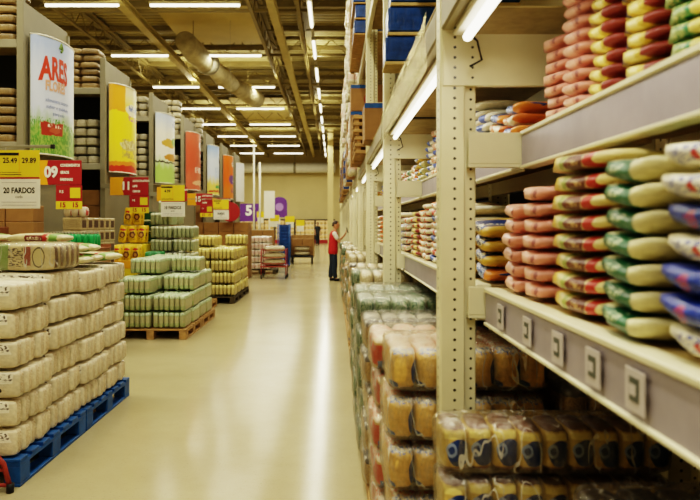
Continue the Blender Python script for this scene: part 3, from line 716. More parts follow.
for bay in range(3, 8):
    y0 = -.3+3*(bay-1)
    floor_base(.2, 1.38, y0+.12, y0+2.9, f"low wood skid under the {ORD[bay]} rack bay")
    for j in range(5):
        pr = EXTRA[kk % 6]; kk += 1
        dsc = {id(brown_bales): 'brown topped flour bale', id(white_bales): 'white printed sack bale', id(gw_bales): 'green and white flour bale', id(bean_bales): 'amber bean bale'}[id(pr)]
        floor_stack(pr, .54+.02*(j % 2), y0+.40+j*.565, 3 if abs(y0+.4+j*.565-19.1) < .75 else R.choice((4, 5, 5)), {id(brown_bales): .2, id(white_bales): .22, id(gw_bales): .216, id(bean_bales): .212}[id(pr)], dsc.replace(' printed', '').replace(' topped', '').replace(' and white', ''), f"{ORD[j+1]} along the {ORD[bay]} bay")

# ------------------------------------------------------------------ pallet storage above the rack
flat = thing('blue_crate', proto=True)
obj('crate_body', MB().box(0, 1.0, 0, 1.15, .022, .20, c=.015).mesh('crate_body', M['blue_plastic']), flat, proto=True)
obj('base_board', MB().box(-.01, 1.0, -.01, 1.16, 0, .0215, c=.004).mesh('base_board', M['wood']), flat, proto=True)
nflat = thing('blue_crate', proto=True)
obj('crate_body', MB().box(0, 1.0, 0, .30, .026, .225, c=.015).mesh('crate_body', M['blue_plastic']), nflat, proto=True)
obj('base_board', MB().box(-.004, 1.0, -.006, .30, 0, .0255, c=.004).mesh('base_board', M['board_tan']), nflat, proto=True)
sup = thing('pallet_box', 'dark pallet box under the blue crates behind the film', 'box', (.56, 5.18, PAL+.002))
obj('box_body', MB().box(0, .8, 0, .40, .06, .325, c=.006).mesh('box_body', M['navy']), sup)
for x in (.02, .36, .70): obj('skid', MB().box(x, x+.08, .01, .39, 0, .0595).mesh('skid', M['wood']), sup)
for i in range(5):
    dup(nflat, (.405+i*.022, 5.25, PAL+.329+i*.2275), 0, f"flat blue wrapped crate on a board, {ORD[i+1]} up behind the film", 'crate', 'blue crates above the second bay')
def carton_proto(X, Y, Z, mat, tape, mark=None):
    p = thing('carton', proto=True)
    obj('box_body', MB().box(0, X, 0, Y, 0, Z, c=.006).mesh('box_body', mat), p, proto=True)
    if tape is not None:
        obj('tape', MB().box(-.002, X+.002, Y/2-.03, Y/2+.03, Z-.06, Z+.001).box(-.002, X*.6, -.002, 0, Z*.86, Z*.99).mesh('tape', tape), p, proto=True)
    if mark is not None:
        obj('mark', MB().tube([(X*.55, -.003, Z*.45), (X*.55, -.0005, Z*.45)], min(X, Z)*.2, 12).mesh('mark', mark), p, proto=True)
    return p
big_carton = carton_proto(.5, .55, .40, M['card'], M['blue_paint'], M['red_tube'])
plain_carton = carton_proto(.42, .38, .27, M['card'], None)
small_carton = carton_proto(.34, .30, .20, M['card'], None)
red_carton = carton_proto(.27, .3, .28, M['card_dark'], None)
crate = thing('slatted_crate', proto=True)
mb = MB()
for z in (0, .09, .18): mb.box(0, .95, 0, 1.1, z+.03, z+.075, c=.006)
obj('slats', mb.mesh('slats', M['wood']), crate, proto=True)
for x in (0.02, .87):
    for y in (.02, 1.0): obj('post', MB().box(x, x+.06, y, y+.06, 0, .27).mesh('post', M['wood']), crate, proto=True)
# beyond the blue crates: navy goods, carton, then cartons, crates and bags
navy_pack = thing('navy_pack', proto=True)
obj('pack_body', loft_bag('pack_body', 1.0, .95, .30, 5, M['navy'], pt=9, pw=9, ew=.3, et=.35), navy_pack, proto=True)
obj('band', MB().box(-.48, .48, -.03, .03, .296, .302).mesh('band', M['blue_paint']), navy_pack, proto=True)
for i in range(5):
    dup(navy_pack, (.98, 6.45, PAL+.002+i*.305), 0, f"navy plastic pack, {ORD[i+1]} up beyond the blue crates", 'pack', 'navy packs above the third bay')
dup(big_carton, (.34, 7.3, PAL+.002), 0, 'brown carton standing beside the third upright on pallet level', 'carton', 'cartons above the third bay')
def level_load(y, zlev, kind, nlay, tagw):
    """a palletful on the rack's high levels"""
    if kind == 'carton':
        for li in range(nlay):
            for xi in range(2):
                dup(big_carton, (.27+xi*.51, y, zlev+.003+li*.405), R.uniform(-.01, .01), f"brown carton with blue tape, {ORD[li+1]} layer {'aisle' if xi == 0 else 'inner'} side, {tagw}", 'carton', f"cartons {tagw}"[:60])
    elif kind == 'crate':
        for li in range(nlay):
            dup(crate, (.26+R.uniform(0, .03), y, zlev+.003+li*.28), 0, f"slatted wooden crate, {ORD[li+1]} up, {tagw}", 'crate', f"crates {tagw}"[:60])
    elif kind == 'blue':
        for li in range(nlay):
            dup(flat, (.27+R.uniform(0, .03), y, zlev+.003+li*.205), 0, f"flat blue crate, {ORD[li+1]} up, {tagw}", 'crate', f"blue crates {tagw}"[:60])
    else:
        for li in range(nlay):
            dup(pink_bales[0] if kind == 'pink' else white_bales[li % 2], (.27+.31+R.uniform(-.02, .02), y+.3, zlev+.003+li*.213), R.uniform(-.03, .03), f"{'white and pink' if kind == 'pink' else 'white'} sack bale, {ORD[li+1]} up, {tagw}", 'bale', f"bales {tagw}"[:60])
TW = ['above the third bay', 'above the fourth bay', 'above the fifth bay', 'above the sixth bay', 'above the seventh bay', 'above the eighth bay', 'above the ninth bay', 'above the tenth bay']
levels = {0: ('first', PAL), 1: ('second', 4.1), 2: ('top', 5.6)}
plan = [(9.0, 0, 'crate', 2), (9.0+.0, 1, 'blue', 4), (10.3, 0, 'carton', 3), (10.3, 1, 'crate', 4), (9.0, 2, 'crate', 3),
        (12.0, 0, 'pink', 6), (12.7, 0, 'white', 6), (13.4, 0, 'carton', 3), (12.0, 1, 'pink', 6), (12.7, 1, 'white', 6), (13.4, 1, 'white', 6), (12.0, 2, 'pink', 5), (13, 2, 'white', 5),
        (15.0, 0, 'blue', 4), (16.3, 0, 'white', 6), (15.0, 1, 'white', 6), (15.7, 1, 'pink', 6), (16.4, 1, 'pink', 5), (15, 2, 'white', 6),
        (18.0, 0, 'blue', 5), (19.3, 0, 'crate', 4), (18, 1, 'white', 6), (18.7, 1, 'pink', 6), (19.4, 1, 'white', 6), (21.2, 0, 'crate', 4), (22.4, 0, 'blue', 4), (21.2, 1, 'pink', 6), (22, 1, 'white', 6), (24.2, 0, 'blue', 5), (25.4, 0, 'carton', 3), (27.2, 0, 'crate', 4), (28.4, 0, 'blue', 5)]
for y, lv, kind, nl in plan:
    bay = int((y+.3)//3)+1
    off = 'front' if (y+.3) % 3 < .9 else ('middle' if (y+.3) % 3 < 1.6 else 'rear')
    level_load(y, levels[lv][1], kind, nl, f"{off} of {levels[lv][0]} level, {ORD[bay]} bay")

# ------------------------------------------------------------------ left racks with end panels
PX = -4.0
RY = [8.74+3.13*k for k in range(7)]
def banner_map(me, cy, half, bulge, x0, zc):
    """wrap a flat (x: along Y, y: up) mesh onto the banner's bulging face"""
    for v in me.vertices:
        u = max(-1, min(1, v.co.x/half))
        v.co = Vector((x0+bulge*(1-u*u)**.5+.004+(v.co.z), cy+v.co.x, zc+v.co.y))
    me.update(); return me
def grid_mesh(w, h, nx, nz):
    vs = []; fs = []
    for i in range(nx+1):
        for j in range(nz+1): vs.append((-w/2*math.cos(PI*i/nx), -h/2+h*j/nz, 0))
    for i in range(nx):
        for j in range(nz): a = i*(nz+1)+j; fs.append((a, a+nz+1, a+nz+2, a+1))
    return vs, fs
def banner_mat(name, top, mid, bot, blobs, glow=.06):
    t = NT(name); g = t.n('ShaderNodeTexCoord').outputs['Generated']
    s = t.n('ShaderNodeSeparateXYZ'); t.l(g, s.inputs[0])
    nz = t.noise(g, 4, 4, .6)
    z = t.math('ADD', s.outputs[2], t.math('MULTIPLY', t.math('SUBTRACT', nz.outputs[0], .5), .25))
    c = t.ramp(z, [(.05, lin(bot)), (.22, lin(bot)), (.38, lin(mid)), (.72, lin(mid)), (.95, lin(top))])
    p = t.vm('ADD', g, t.vm('MULTIPLY', t.vm('SUBTRACT', nz.outputs['Color'], (.5,)*3), (.12,)*3))
    for shape, cc, r, cl in blobs:
        q = t.vm('DIVIDE', t.vm('SUBTRACT', p if shape != 'n' else g, cc), r)
        if shape == 'e': f = t.math('LESS_THAN', t.vm('LENGTH', q), 1.0)
        else:
            sx = t.n('ShaderNodeSeparateXYZ'); t.l(t.vm('ABSOLUTE', q), sx.inputs[0])
            f = t.math('LESS_THAN', t.math('MAXIMUM', sx.outputs[1], sx.outputs[2]), 1.0)
            if shape == 'n':
                sp = t.noise(g, 26, 2); f = t.math('MULTIPLY', f, t.math('GREATER_THAN', sp.outputs[0], .5))
        c = t.mix(f, c, lin(cl))
    t.bsdf(c, .35, 0, .4, emit=c, estr=glow)  # print also emits a faint glow of its own, though no lamp
    return t.m
def E(y, z, ry, rz, c): return ('e', (.5, y, z), (BIG, ry, rz), c)
def Bx(y, z, ry, rz, c): return ('b', (.5, y, z), (BIG, ry, rz), c)
def N_(y, z, ry, rz, c): return ('n', (.5, y, z), (BIG, ry, rz), c)
BN = [
 ('pale blue curved banner with red lettering over green grass', banner_mat('banner_sky', '#a9bbe0', '#cdd6ea', '#8fae57', [N_(.5, .14, .5, .14, '#5c8f3a'), N_(.2, .22, .22, .09, '#5f9a40'), Bx(.22, .22, .17, .055, '#a33a2c'), E(.24, .21, .1, .03, '#b5583c'), N_(.24, .245, .12, .012, '#e8d3c0'), E(.85, .3, .16, .07, '#e9ebe6')])),
 ('yellow curved banner with orange side and red foot', banner_mat('banner_yellow', '#e8dcae', '#eedc2c', '#ecd63a', [Bx(.0, .9, .22, .2, '#e2a32f'), E(.5, .74, .28, .07, '#efe6c4'), N_(.6, .76, .28, .035, '#4a6aa8'), N_(.6, .64, .3, .03, '#c45a86'), E(.35, .32, .25, .06, '#d8cf9b'), N_(.55, .28, .4, .11, '#b7a15e'), Bx(.5, .02, .6, .07, '#c23a26'), Bx(.5, .1, .6, .025, '#e28b2c')])),
 ('white and green curved banner showing plates of food', banner_mat('banner_food', '#c9d7ec', '#efeee2', '#aacf6c', [N_(.65, .88, .2, .05, '#2f4fa0'), E(.35, .58, .3, .07, '#c9a24a'), E(.6, .62, .2, .06, '#7fb04a'), E(.65, .44, .35, .07, '#f1efe4'), E(.45, .38, .33, .06, '#c28b3e'), Bx(.5, .3, .6, .012, '#454332')])),
 ('salmon red curved banner with white patches', banner_mat('banner_red', '#c9644c', '#c8583f', '#cf6a4e', [E(.7, .8, .26, .08, '#efe6dc'), N_(.7, .8, .18, .04, '#b23a35'), E(.75, .62, .18, .04, '#ead9cc'), N_(.6, .35, .4, .05, '#efe2d6'), E(.5, .12, .4, .05, '#e6b48c')])),
 ('light blue curved banner with yellow foot', banner_mat('banner_blue', '#9dbce6', '#d5e2f2', '#e4d46a', [N_(.7, .72, .22, .05, '#27418f'), N_(.5, .45, .3, .12, '#b8cbe6'), E(.5, .16, .3, .04, '#4c9b55'), Bx(.5, .07, .5, .02, '#c94a2c')])),
 ('bright orange curved banner with purple blotches', banner_mat('banner_orange', '#e2702a', '#e0682a', '#e07c30', [E(.6, .82, .25, .07, '#e9dcd4'), N_(.6, .84, .2, .04, '#8d4a62'), E(.4, .45, .25, .11, '#6a3a86'), E(.75, .4, .2, .06, '#efe0d0'), N_(.6, .2, .3, .06, '#7a3b7c')])),
 ('plain white curved banner', banner_mat('banner_white', '#dfe2ea', '#e9e8e4', '#e6e4da', [N_(.6, .6, .15, .25, '#c9ccd6'), E(.7, .3, .08, .04, '#5f6f66')])),
]
WH = ['first', 'second', 'third', 'fourth', 'fifth', 'sixth', 'seventh']
red_ink = simple('red_ink', '#c9412a', .5, .02, 3, rnd=0); blue_ink = simple('blue_ink', '#5f74ad', .5, .02, 3, rnd=0); green_ink = simple('leaf_green_ink', '#6f8a3c', .5, .02, 3, rnd=0)
peach_ink = simple('peach_ink', '#d9a78c', .5, .02, 3, rnd=0)
LV = (1.38, 2.66, 3.98)
for k, y in enumerate(RY):
    r = thing('gondola_rack', f"grey gondola rack end, {WH[k]} along the left side", 'rack', (PX, y, 0), 0, 'gondola racks down the left side')
    obj('end_panel', MB().box(-.03, 0, 0, 1.5, 0, 4.48, c=.004).box(-.06, .03, -.02, .045, 0, 4.5, c=.006).box(-.06, .03, 1.46, 1.52, 0, 4.42, c=.006).mesh('end_panel', M['panel_grey']), r)
    for z in LV:
        obj('shelf_beam', MB().box(-3.2, -.065, 0, .06, z-.11, z, c=.006).mesh('shelf_beam', M['steel_grey']), r)
        obj('shelf_board', MB().box(-3.2, -.065, .06, 1.46, z-.03, z-.005).mesh('shelf_board', M['board_tan']), r)
    obj('upright', MB().box(-3.3, -3.2, 0, .1, 0, 4.5).mesh('upright', M['steel_grey']), r)
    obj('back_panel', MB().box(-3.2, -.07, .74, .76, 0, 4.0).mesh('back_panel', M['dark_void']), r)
    # banner
    bl, bm_ = BN[k]
    cy, half, h, bulge, zc = y+.75, .60, 1.56, .26, 3.31
    b = thing('banner_panel', f"{bl} on the {WH[k]} rack end", 'banner', (PX+.032, cy, zc-h/2), 0, 'curved banners on the rack ends')
    vs, fs = grid_mesh(2*half, h, 14, 8)
    me = MB().add(vs, fs).mesh('print_sheet', bm_, True)
    banner_map(me, 0, half, bulge, 0, h/2); obj('print_sheet', me, b)
    obj('frame', MB().tube([(bulge*(1-(u/10)**2)**.5+.004, half*u/10, h+.004) for u in range(-10, 11)], .012, 6).mesh('rim', M['white'], True), b)
    obj('frame', MB().tube([(bulge*(1-(u/10)**2)**.5+.004, half*u/10, -.004) for u in range(-10, 11)], .012, 6).mesh('rim', M['white'], True), b)
    obj('backing', MB().box(-.0, .012, -half, half, 0, h).mesh('backing', M['panel_grey']), b)
    def on_banner(s, size, mat, u, z, xs=1, bold=0, lift=.004, bend=0):
        me = text_mesh(s, size, mat, 'lettering', 'CENTER', xs, bold)
        bmx = bmesh.new(); bmx.from_mesh(me); bmesh.ops.triangulate(bmx, faces=bmx.faces); bmesh.ops.subdivide_edges(bmx, edges=bmx.edges, cuts=1); bmx.to_mesh(me); bmx.free()
        for v in me.vertices: v.co = Vector((v.co.x+u, v.co.y+z+bend*(v.co.x**2), lift))
        banner_map(me, 0, half, bulge, 0, h/2); obj('lettering', me, b)
    if k == 0:
        on_banner('ARES', .42, red_ink, -.29, .36, .56, .016, bend=-.5)
        on_banner('FLORES', .18, peach_ink, -.29, .13, .66, .008)
        for i, tx_ in enumerate(('alimentos naturais', 'sabor e qualidade', 'para voce')): on_banner(tx_, .07, blue_ink, -.24, -.06-.085*i, .95)
        lf = MB().tube([(-.2, .63, .005), (-.17, .67, .005), (-.2, .74, .005), (-.23, .67, .005)], .018, 5)
        me = lf.mesh('leaf_emblem', green_ink); banner_map(me, 0, half, bulge, 0, h/2); obj('leaf_emblem', me, b)
    # aisle sign
    num = ['09', '11', '', '15', '', '', ''][k]
    if k < 5:
        s = thing('aisle_sign', f"red aisle sign with amber end{' reading '+num if num else ''} on the {WH[k]} rack end", 'sign', (-3.86, y-.09, 2.10), 0, 'aisle signs on the rack ends')
        obj('board', MB().box(.19, .66, 0, .012, 0, .31, c=.003).mesh('board', M['red_sign']), s)
        obj('end_flag', MB().add([(0, .001, 0), (.24, .001, 0), (.21, .001, .155), (.24, .001, .31), (0, .001, .31), (0, -.004, 0), (.21, -.004, 0), (.18, -.004, .155), (.21, -.004, .31), (0, -.004, .31)], [(0, 1, 2, 3, 4), (9, 8, 7, 6, 5), (0, 5, 6, 1), (1, 6, 7, 2), (2, 7, 8, 3), (3, 8, 9, 4), (4, 9, 5, 0)]).mesh('end_flag', M['amber_card']), s, label='amber arrow end')
        obj('bracket', MB().box(-.16, .05, .014, .04, .12, .2).mesh('bracket', M['steel_grey']), s)
        if num: words_on(s, num, .19, M['white_ink'], .275, -.006, .155, bold=.008, xs=.9)
        for i, tx_ in enumerate((('CONDIMENTOS', 'GRAOS', 'FARINHAS') if k == 0 else ('ACHOCOLATADO', 'LEITE', 'CEREAIS'))):
            words_on(s, tx_, .048, M['white_ink'], .39, -.003, .245-.09*i, 'LEFT', .72, .002)
    if k in (0, 1, 3):
        s = thing('price_sign', f"small red sign with yellow price strip under the {WH[k]} aisle sign", 'sign', (-3.52, y-.10, 1.79), 0, 'small price signs under the aisle signs')
        obj('board', MB().box(0, .33, 0, .01, .10, .305).mesh('board', M['red_sign']), s)
        obj('price_strip', MB().box(0, .33, -.003, .01, 0, .098).mesh('price_strip', M['yellow_card']), s)
        obj('price_square', MB().box(.18, .31, -.004, -.0005, .14, .27).mesh('price_square', M['yellow_card']), s)
        words_on(s, '15', .085, M['red_sign'], .085, -.006, .05, bold=.003); words_on(s, '15', .085, M['red_sign'], .245, -.006, .05, bold=.003)
        words_on(s, 'R$', .05, M['white_ink'], .07, -.003, .22)
        obj('hanger', MB().box(.1, .12, .012, .02, .05, .306).mesh('hanger', M['steel_grey']), s)

# goods on the gondola racks (only the ends show)
roll_pack = [bale_proto('paper_pack', 3, .20, .15, .45, printed('white_roll_pack', '#b5ad92', [('b', (.5, .5, .5), (BIG, .12, .4), '#6d6450'), ('n', (.5, .3, .6), (BIG, .4, .3), '#8b8268')], rnd=.25), 'x', None, 130+i, 'roll', .09, pt=5, ew=.45, et=.35, e0=.85, jit=.02) for i in range(2)]
paper_pack = [bale_proto('paper_pack', 2, .31, .115, .5, printed('brown_paper_pack', '#947d54', [('n', (.5, .3, .6), (BIG, .4, .3), '#6b583a')], rnd=.25), 'x', None, 140+i, 'paper_bag', .10, pt=4, ew=.4, et=.4, e0=.8, jit=.02) for i in range(2)]
bale_wood = dark_pallet
for k in range(5):
    y = RY[k]; w_ = WH[k]
    for ci in range(2):
        x = PX-.45-ci*.70
        for li in range(5 if (k+ci) % 2 else 6):
            pp = roll_pack if k != 0 else paper_pack
            dup(pp[li % 2], (x+R.uniform(-.015, .015), y+.36, LV[1]+.003+li*(.162 if k else .122)), R.uniform(-.05, .05), f"white roll pack, {ORD[li+1]} up, {ORD[ci+1]} stack on the middle level of the {w_} gondola" if k else f"brown paper pack, {ORD[li+1]} up, {ORD[ci+1]} stack on the middle level of the {w_} gondola", 'pack', f"packs on the {w_} gondola")
        for li in range(6 if k != 2 else 3):
            pp = paper_pack if k < 2 else roll_pack
            hh = .122 if k < 2 else .162
            dup(pp[li % 2], (x+R.uniform(-.015, .015), y+.36, LV[2]+.003+li*hh), R.uniform(-.05, .05), f"{'brown paper' if k < 2 else 'white roll'} pack, {ORD[li+1]} up, {ORD[ci+1]} stack atop the {w_} gondola", 'pack', f"packs atop the {w_} gondola")
        for li in range(3):
            dup(plain_carton, (x-.1, y+.16, LV[0]+.003+li*.275), R.uniform(-.02, .02), f"brown carton, {ORD[li+1]} up, {ORD[ci+1]} stack on the lower level of the {w_} gondola", 'carton', f"cartons in the {w_} gondola")

# end-of-aisle displays by the first panel
stand = thing('cardboard_stand', 'tall brown corrugated stand holding green bottles behind the cream bales', 'display stand', (-3.42, 8.05, 0))
obj('stand_body', MB().box(0, .62, 0, .5, 0, 1.30, c=.008).mesh('stand_body', M['card']), stand)
obj('tray', MB().box(-.01, .63, -.01, .51, 1.30, 1.312).box(-.01, .63, -.01, 0, 1.312, 1.35).box(-.01, .63, .5, .51, 1.312, 1.35).mesh('tray', M['card_dark']), stand)
bot = thing('green_bottle', proto=True)
obj('bottle_body', MB().lathe([(.028, 0), (.032, .01), (.032, .13), (.026, .15), (.013, .165)], n=12).mesh('bottle_body', simple('green_label', '#1f9a55', .3, .1, 8), True), bot, proto=True)
obj('cap', MB().lathe([(.014, .165), (.015, .168), (.015, .19), (.010, .193)], n=10).mesh('cap', M['steel_grey'], True), bot, proto=True)
for j in range(3):
    for i in range(8):
        dup(bot, (-3.38+.072*i, 8.12+.1*j, 1.3135), 0, f"green bottle with grey cap, {ORD[i+1]} of the {('front', 'middle', 'back')[j]} row on the cardboard stand", 'bottle', 'green bottles on the cardboard stand')
beige = printed('beige_tin_pack', '#b9a67c', [('b', (.5, .5, .5), (BIG, .12, .3), '#5a3f2c'), ('n', (.5, .2, .5), (BIG, .3, .3), '#8a7752')])
tinp = thing('tin_pack', proto=True)
obj('pack_body', MB().box(-.12, .12, -.11, .11, 0, .165, c=.012).mesh('pack_body', beige), tinp, proto=True)
obj('label_band', MB().box(.1201, .1215, -.07, .07, .03, .13).mesh('label_band', simple('umber_label', '#54392a', .5, .2, 20)), tinp, proto=True)
for yi in range(6):
    for li in range(10):
        dup(tinp, (-3.36, 8.86+yi*.226, .003+li*.1685), R.uniform(-.04, .04), f"beige pack with brown label, {ORD[li+1]} layer, {ORD[yi+1]} column beside the first rack end", 'pack', 'beige packs beside the first rack end')
for li in range(9):
    for xi in range(3):
        dup(small_carton, (-4.70+xi*.352, 8.30, .003+li*.203), 0, f"small brown carton, {ORD[li+1]} layer, {ORD[xi+1]} column behind the bottle stand", 'carton', 'cartons behind the bottle stand')
pk = thing('wafer_pack', proto=True)
obj('pack_body', loft_bag('pack_body', .16, .09, .14, 9, printed('red_white_wafer', '#e8ddd0', [('b', (.5, .5, .4), (BIG, .3, .25), '#c8423a'), ('n', (.5, .5, .8), (BIG, .3, .12), '#a33a3a')]), pt=6), pk, proto=True)
obj('seal', MB().box(-.035, .035, -.003, .003, .139, .155).mesh('seal', M['red_sign']), pk, proto=True)
for i in range(3):
    dup(pk, (-3.44+i*.098, 8.86+(i%2)*0, .003+10*.1685), 0, f"red and white wafer pack, {ORD[i+1]} in the row atop the beige packs", 'pack', 'wafer packs atop the beige packs')

# yellow bag display by the second panel
yb = thing('display_bin', 'yellow cardboard bin filled with yellow snack bags', 'display bin', (-3.82, 11.70, 0))
obj('bin_body', MB().box(0, .5, 0, .34, 0, .90, c=.008).mesh('bin_body', M['yellow_card']), yb)
obj('riser', MB().box(0.0, .5, .345, .86, 0, 1.24, c=.008).mesh('riser', M['yellow_card']), yb)
obj('lip', MB().box(-.012, .512, -.012, 0, .84, .97, c=.004).mesh('lip', M['amber_card']), yb)
snack = [obj('snack_bag', loft_bag('snack_bag', .31, .155, .10, 170+i, printed('yellow_snack_bag', '#eec31f', [('e', (.5, .45, 1.0), (.36, .19, .5), '#5e3418'), ('e', (.5, .42, 1.0), (.18, .1, .5), '#b98a4a'), ('e', (.5, .74, .8), (.34, .07, .5), '#b5281f'), ('n', (.5, .2, .9), (.3, .08, .5), '#7d4a16')]), pt=2.6, pw=4, wob=.12, ew=.8, et=.85), proto=True) for i in range(3)]
for j in range(2):
    for i in range(3):
        dup(snack[(i+j) % 3], (-3.735+.165*i, 11.835+j*.14, .903+.175), R.uniform(-.12, .12), f"yellow snack bag, {ORD[i+1]} of the {'front' if j == 0 else 'second'} row in the yellow bin", 'bag', 'snack bags in the yellow bin', rx=PI/2-.12, ry=R.uniform(-.08, .08))
for j in range(2):
    for li in range(2):
        for i in range(3 if li == 0 else 2):
            dup(snack[(i+j) % 3], (-3.735+.165*i+.08*li, 12.15+j*.17+li*.03, 1.243+.17+li*.318), R.uniform(-.15, .15), f"yellow snack bag, {ORD[i+1]} of the {'front' if j == 0 else 'rear'} {'lower' if li == 0 else 'upper'} row on the yellow riser", 'bag', 'snack bags on the yellow riser', rx=PI/2-.15, ry=R.uniform(-.12, .12))
gb = printed('green_carton_print', '#17482f', [('n', (.5, .5, .5), (BIG, BIG, .3), '#1f5d3d'), ('b', (.5, .5, .2), (BIG, BIG, .06), '#cfd8b2')])
M['dgreen'] = gb
gcart = thing('green_carton', proto=True)
obj('box_body', MB().box(0, .26, 0, .3, 0, .2, c=.006).mesh('box_body', gb), gcart, proto=True)
obj('flap', MB().box(.01, .25, .145, .155, .2, .2015).mesh('flap', M['white']), gcart, proto=True)
for i in range(9):
    dup(gcart, (-3.57, 12.66, .003+i*.203), 0, f"dark green carton, {ORD[i+1]} up the column behind the yellow bin", 'carton', 'green cartons behind the yellow bin')
gp = [obj('green_pouch', loft_bag('green_pouch', .26, .14, .09, 190+i, printed('green_pouch_print', '#2f8148', [('b', (.5, .5, .9), (.3, .2, .5), '#e2cf5a'), ('n', (.5, .2, .9), (.3, .1, .5), '#d9e0b0')]), pt=3), proto=True) for i in range(2)]
pst = thing('wooden_stand', 'plain low wooden stand holding green pouches beside the yellow bin', 'display stand', (-3.26, 11.74, 0))
obj('stand_body', MB().box(0, .31, 0, .38, .08, .86, c=.008).mesh('stand_body', M['wood']), pst)
for x in (.02, .23):
    for y in (.02, .30): obj('leg', MB().box(x, x+.06, y, y+.06, 0, .0795).mesh('leg', M['black']), pst)
for i in range(2):
    for j in range(3):
        dup(gp[(i+j) % 2], (-3.185+.152*i, 11.81+.115*j, .862+.13), 0, f"green pouch with yellow label, {ORD[i+1]} in {ORD[j+1]} row on the wooden stand", 'pouch', 'green pouches on the wooden stand', rx=PI/2-.0)

# red-brown cartons on the first gondola edge
for i in range(4):
    dup(red_carton, (-4.98+i*.275, 7.85, 1.003-.0), 0, f"red brown carton, {ORD[i+1]} along the shelf behind the front bales", 'carton', 'red brown cartons behind the front bales')
sh = thing('low_shelf', 'low dark shelf behind the front bales carrying red brown cartons', 'shelf', (-5.1, 7.7, 0))
obj('shelf_top', MB().box(0, 1.32, 0, .5, .96, 1.0, c=.004).mesh('shelf_top', M['steel_grey']), sh)
obj('shelf_body', MB().box(.02, 1.3, .05, .48, .05, .96).mesh('shelf_body', M['dark_void']), sh)
for x in (.03, 1.24): obj('foot', MB().box(x, x+.05, .1, .4, 0, .05).mesh('foot', M['black']), sh)
for i in range(4):
    dup(red_carton, (-4.98+i*.275, 7.85, 1.003+.283), 0, f"red brown carton, {ORD[i+1]} along the upper row behind the front bales", 'carton', 'red brown cartons behind the front bales')

# ------------------------------------------------------------------ posters on rods
def poster(x0, x1, y, ztop, zmid, zbot, lab, prices, main, sub, rod=None):
    t_ = thing('price_poster', lab, 'poster', ((x0+x1)/2, y, zbot), 0, 'yellow and white price posters')
    w = (x1-x0)/2; H1 = zmid-zbot; H = ztop-zbot
    obj('yellow_sheet', MB().box(-w, w, 0, .004, H1+.004, H).mesh('yellow_sheet', M['yellow_card']), t_)
    obj('white_sheet', MB().box(-w*.98, w*1.03, -.004, 0, 0, H1-.012).mesh('white_sheet', M['paper']), t_)
    obj('clip_strip', MB().box(-w, w, -.005, -.0042, H1-.01, H1+.008).mesh('clip_strip', M['red_sign']), t_)
    s = (ztop-zbot)/.6
    for xx, p_ in zip((-w*.45, w*.48), prices): words_on(t_, p_, .075*s, M['ink'], xx, -.002, H1+(H-H1)*.62, xs=.9, bold=.002)
    if prices:
        obj('header_bar', MB().box(-w*.98, -w*.02, -.002, -.0005, H-.055*s, H-.025*s).mesh('header_bar', M['ink']), t_)
        obj('rule', MB().box(-w*.95, w*.1, -.002, -.0005, H1+.03*s, H1+.036*s).mesh('rule', M['ink']), t_)
        obj('rule', MB().box(-w*.95, w*.1, -.002, -.0005, H1+.055*s, H1+.059*s).mesh('rule', M['ink']), t_)
        obj('rule', MB().box(-.003, .003, -.002, -.0005, H1+.03*s, H-.03*s).mesh('rule', M['amber_card']), t_)
    words_on(t_, main, .08*s, M['ink'], 0, -.006, H1*.58, xs=.8, bold=.003)
    words_on(t_, sub, .042*s, M['ink'], 0, -.006, H1*.38)
    for q in (.2, .1, .84): obj('rule', MB().box(-w*.85, w*.85, -.0065, -.0045, H1*q, H1*q+.004).mesh('rule', M['beam_face']), t_)
    for xx in (-w*.7, w*.7): obj('hanger', MB().tube([(xx, .002, H-.01), (xx, .02, H+.03)], .005, 5).mesh('hanger', M['steel_grey']), t_)
    return t_
poster(-3.44, -3.02, 7.0, 2.36, 2.075, 1.76, 'large yellow and white price poster reading 20 fardos above the front bales', ('25.49', '29.89'), '20 FARDOS', 'cada')
rod = thing('sign_rod', 'grey metal rod with black tip holding the front price poster', 'rod', (-4.2, 7.06, 2.40))
obj('bar', MB().box(0, 1.27, -.012, .012, -.012, .02, c=.003).mesh('bar', M['steel_grey']), rod)
obj('tip', MB().box(1.2705, 1.31, -.018, .018, -.018, .026, c=.004).mesh('tip', M['black']), rod)
obj('post', MB().box(-.05, -.001, -.03, .03, -2.40, .10, c=.004).mesh('post', M['steel_grey']), rod)
poster(-3.05, -2.63, 12.05, 2.29, 2.0, 1.73, 'yellow and white price poster hanging above the tall pale green stack', ('4.99',), '10 FARDOS', 'cada')
rod = thing('sign_rod', 'thin grey arm holding the price poster above the pale green stack', 'rod', (-3.96, 12.10, 2.31))
obj('bar', MB().box(0, 1.33, -.01, .01, -.01, .01).mesh('bar', M['steel_grey']), rod)
poster(-3.15, -2.75, 17.92, 2.24, 1.98, 1.72, 'yellow and white price poster beside the salmon banner rack end', ('7.49',), 'FARDO', 'cada')
rod = thing('sign_rod', 'thin grey arm holding the farthest price poster', 'rod', (-3.96, 17.96, 2.26))
obj('bar', MB().box(0, 1.23, -.01, .01, -.01, .01).mesh('bar', M['steel_grey']), rod)

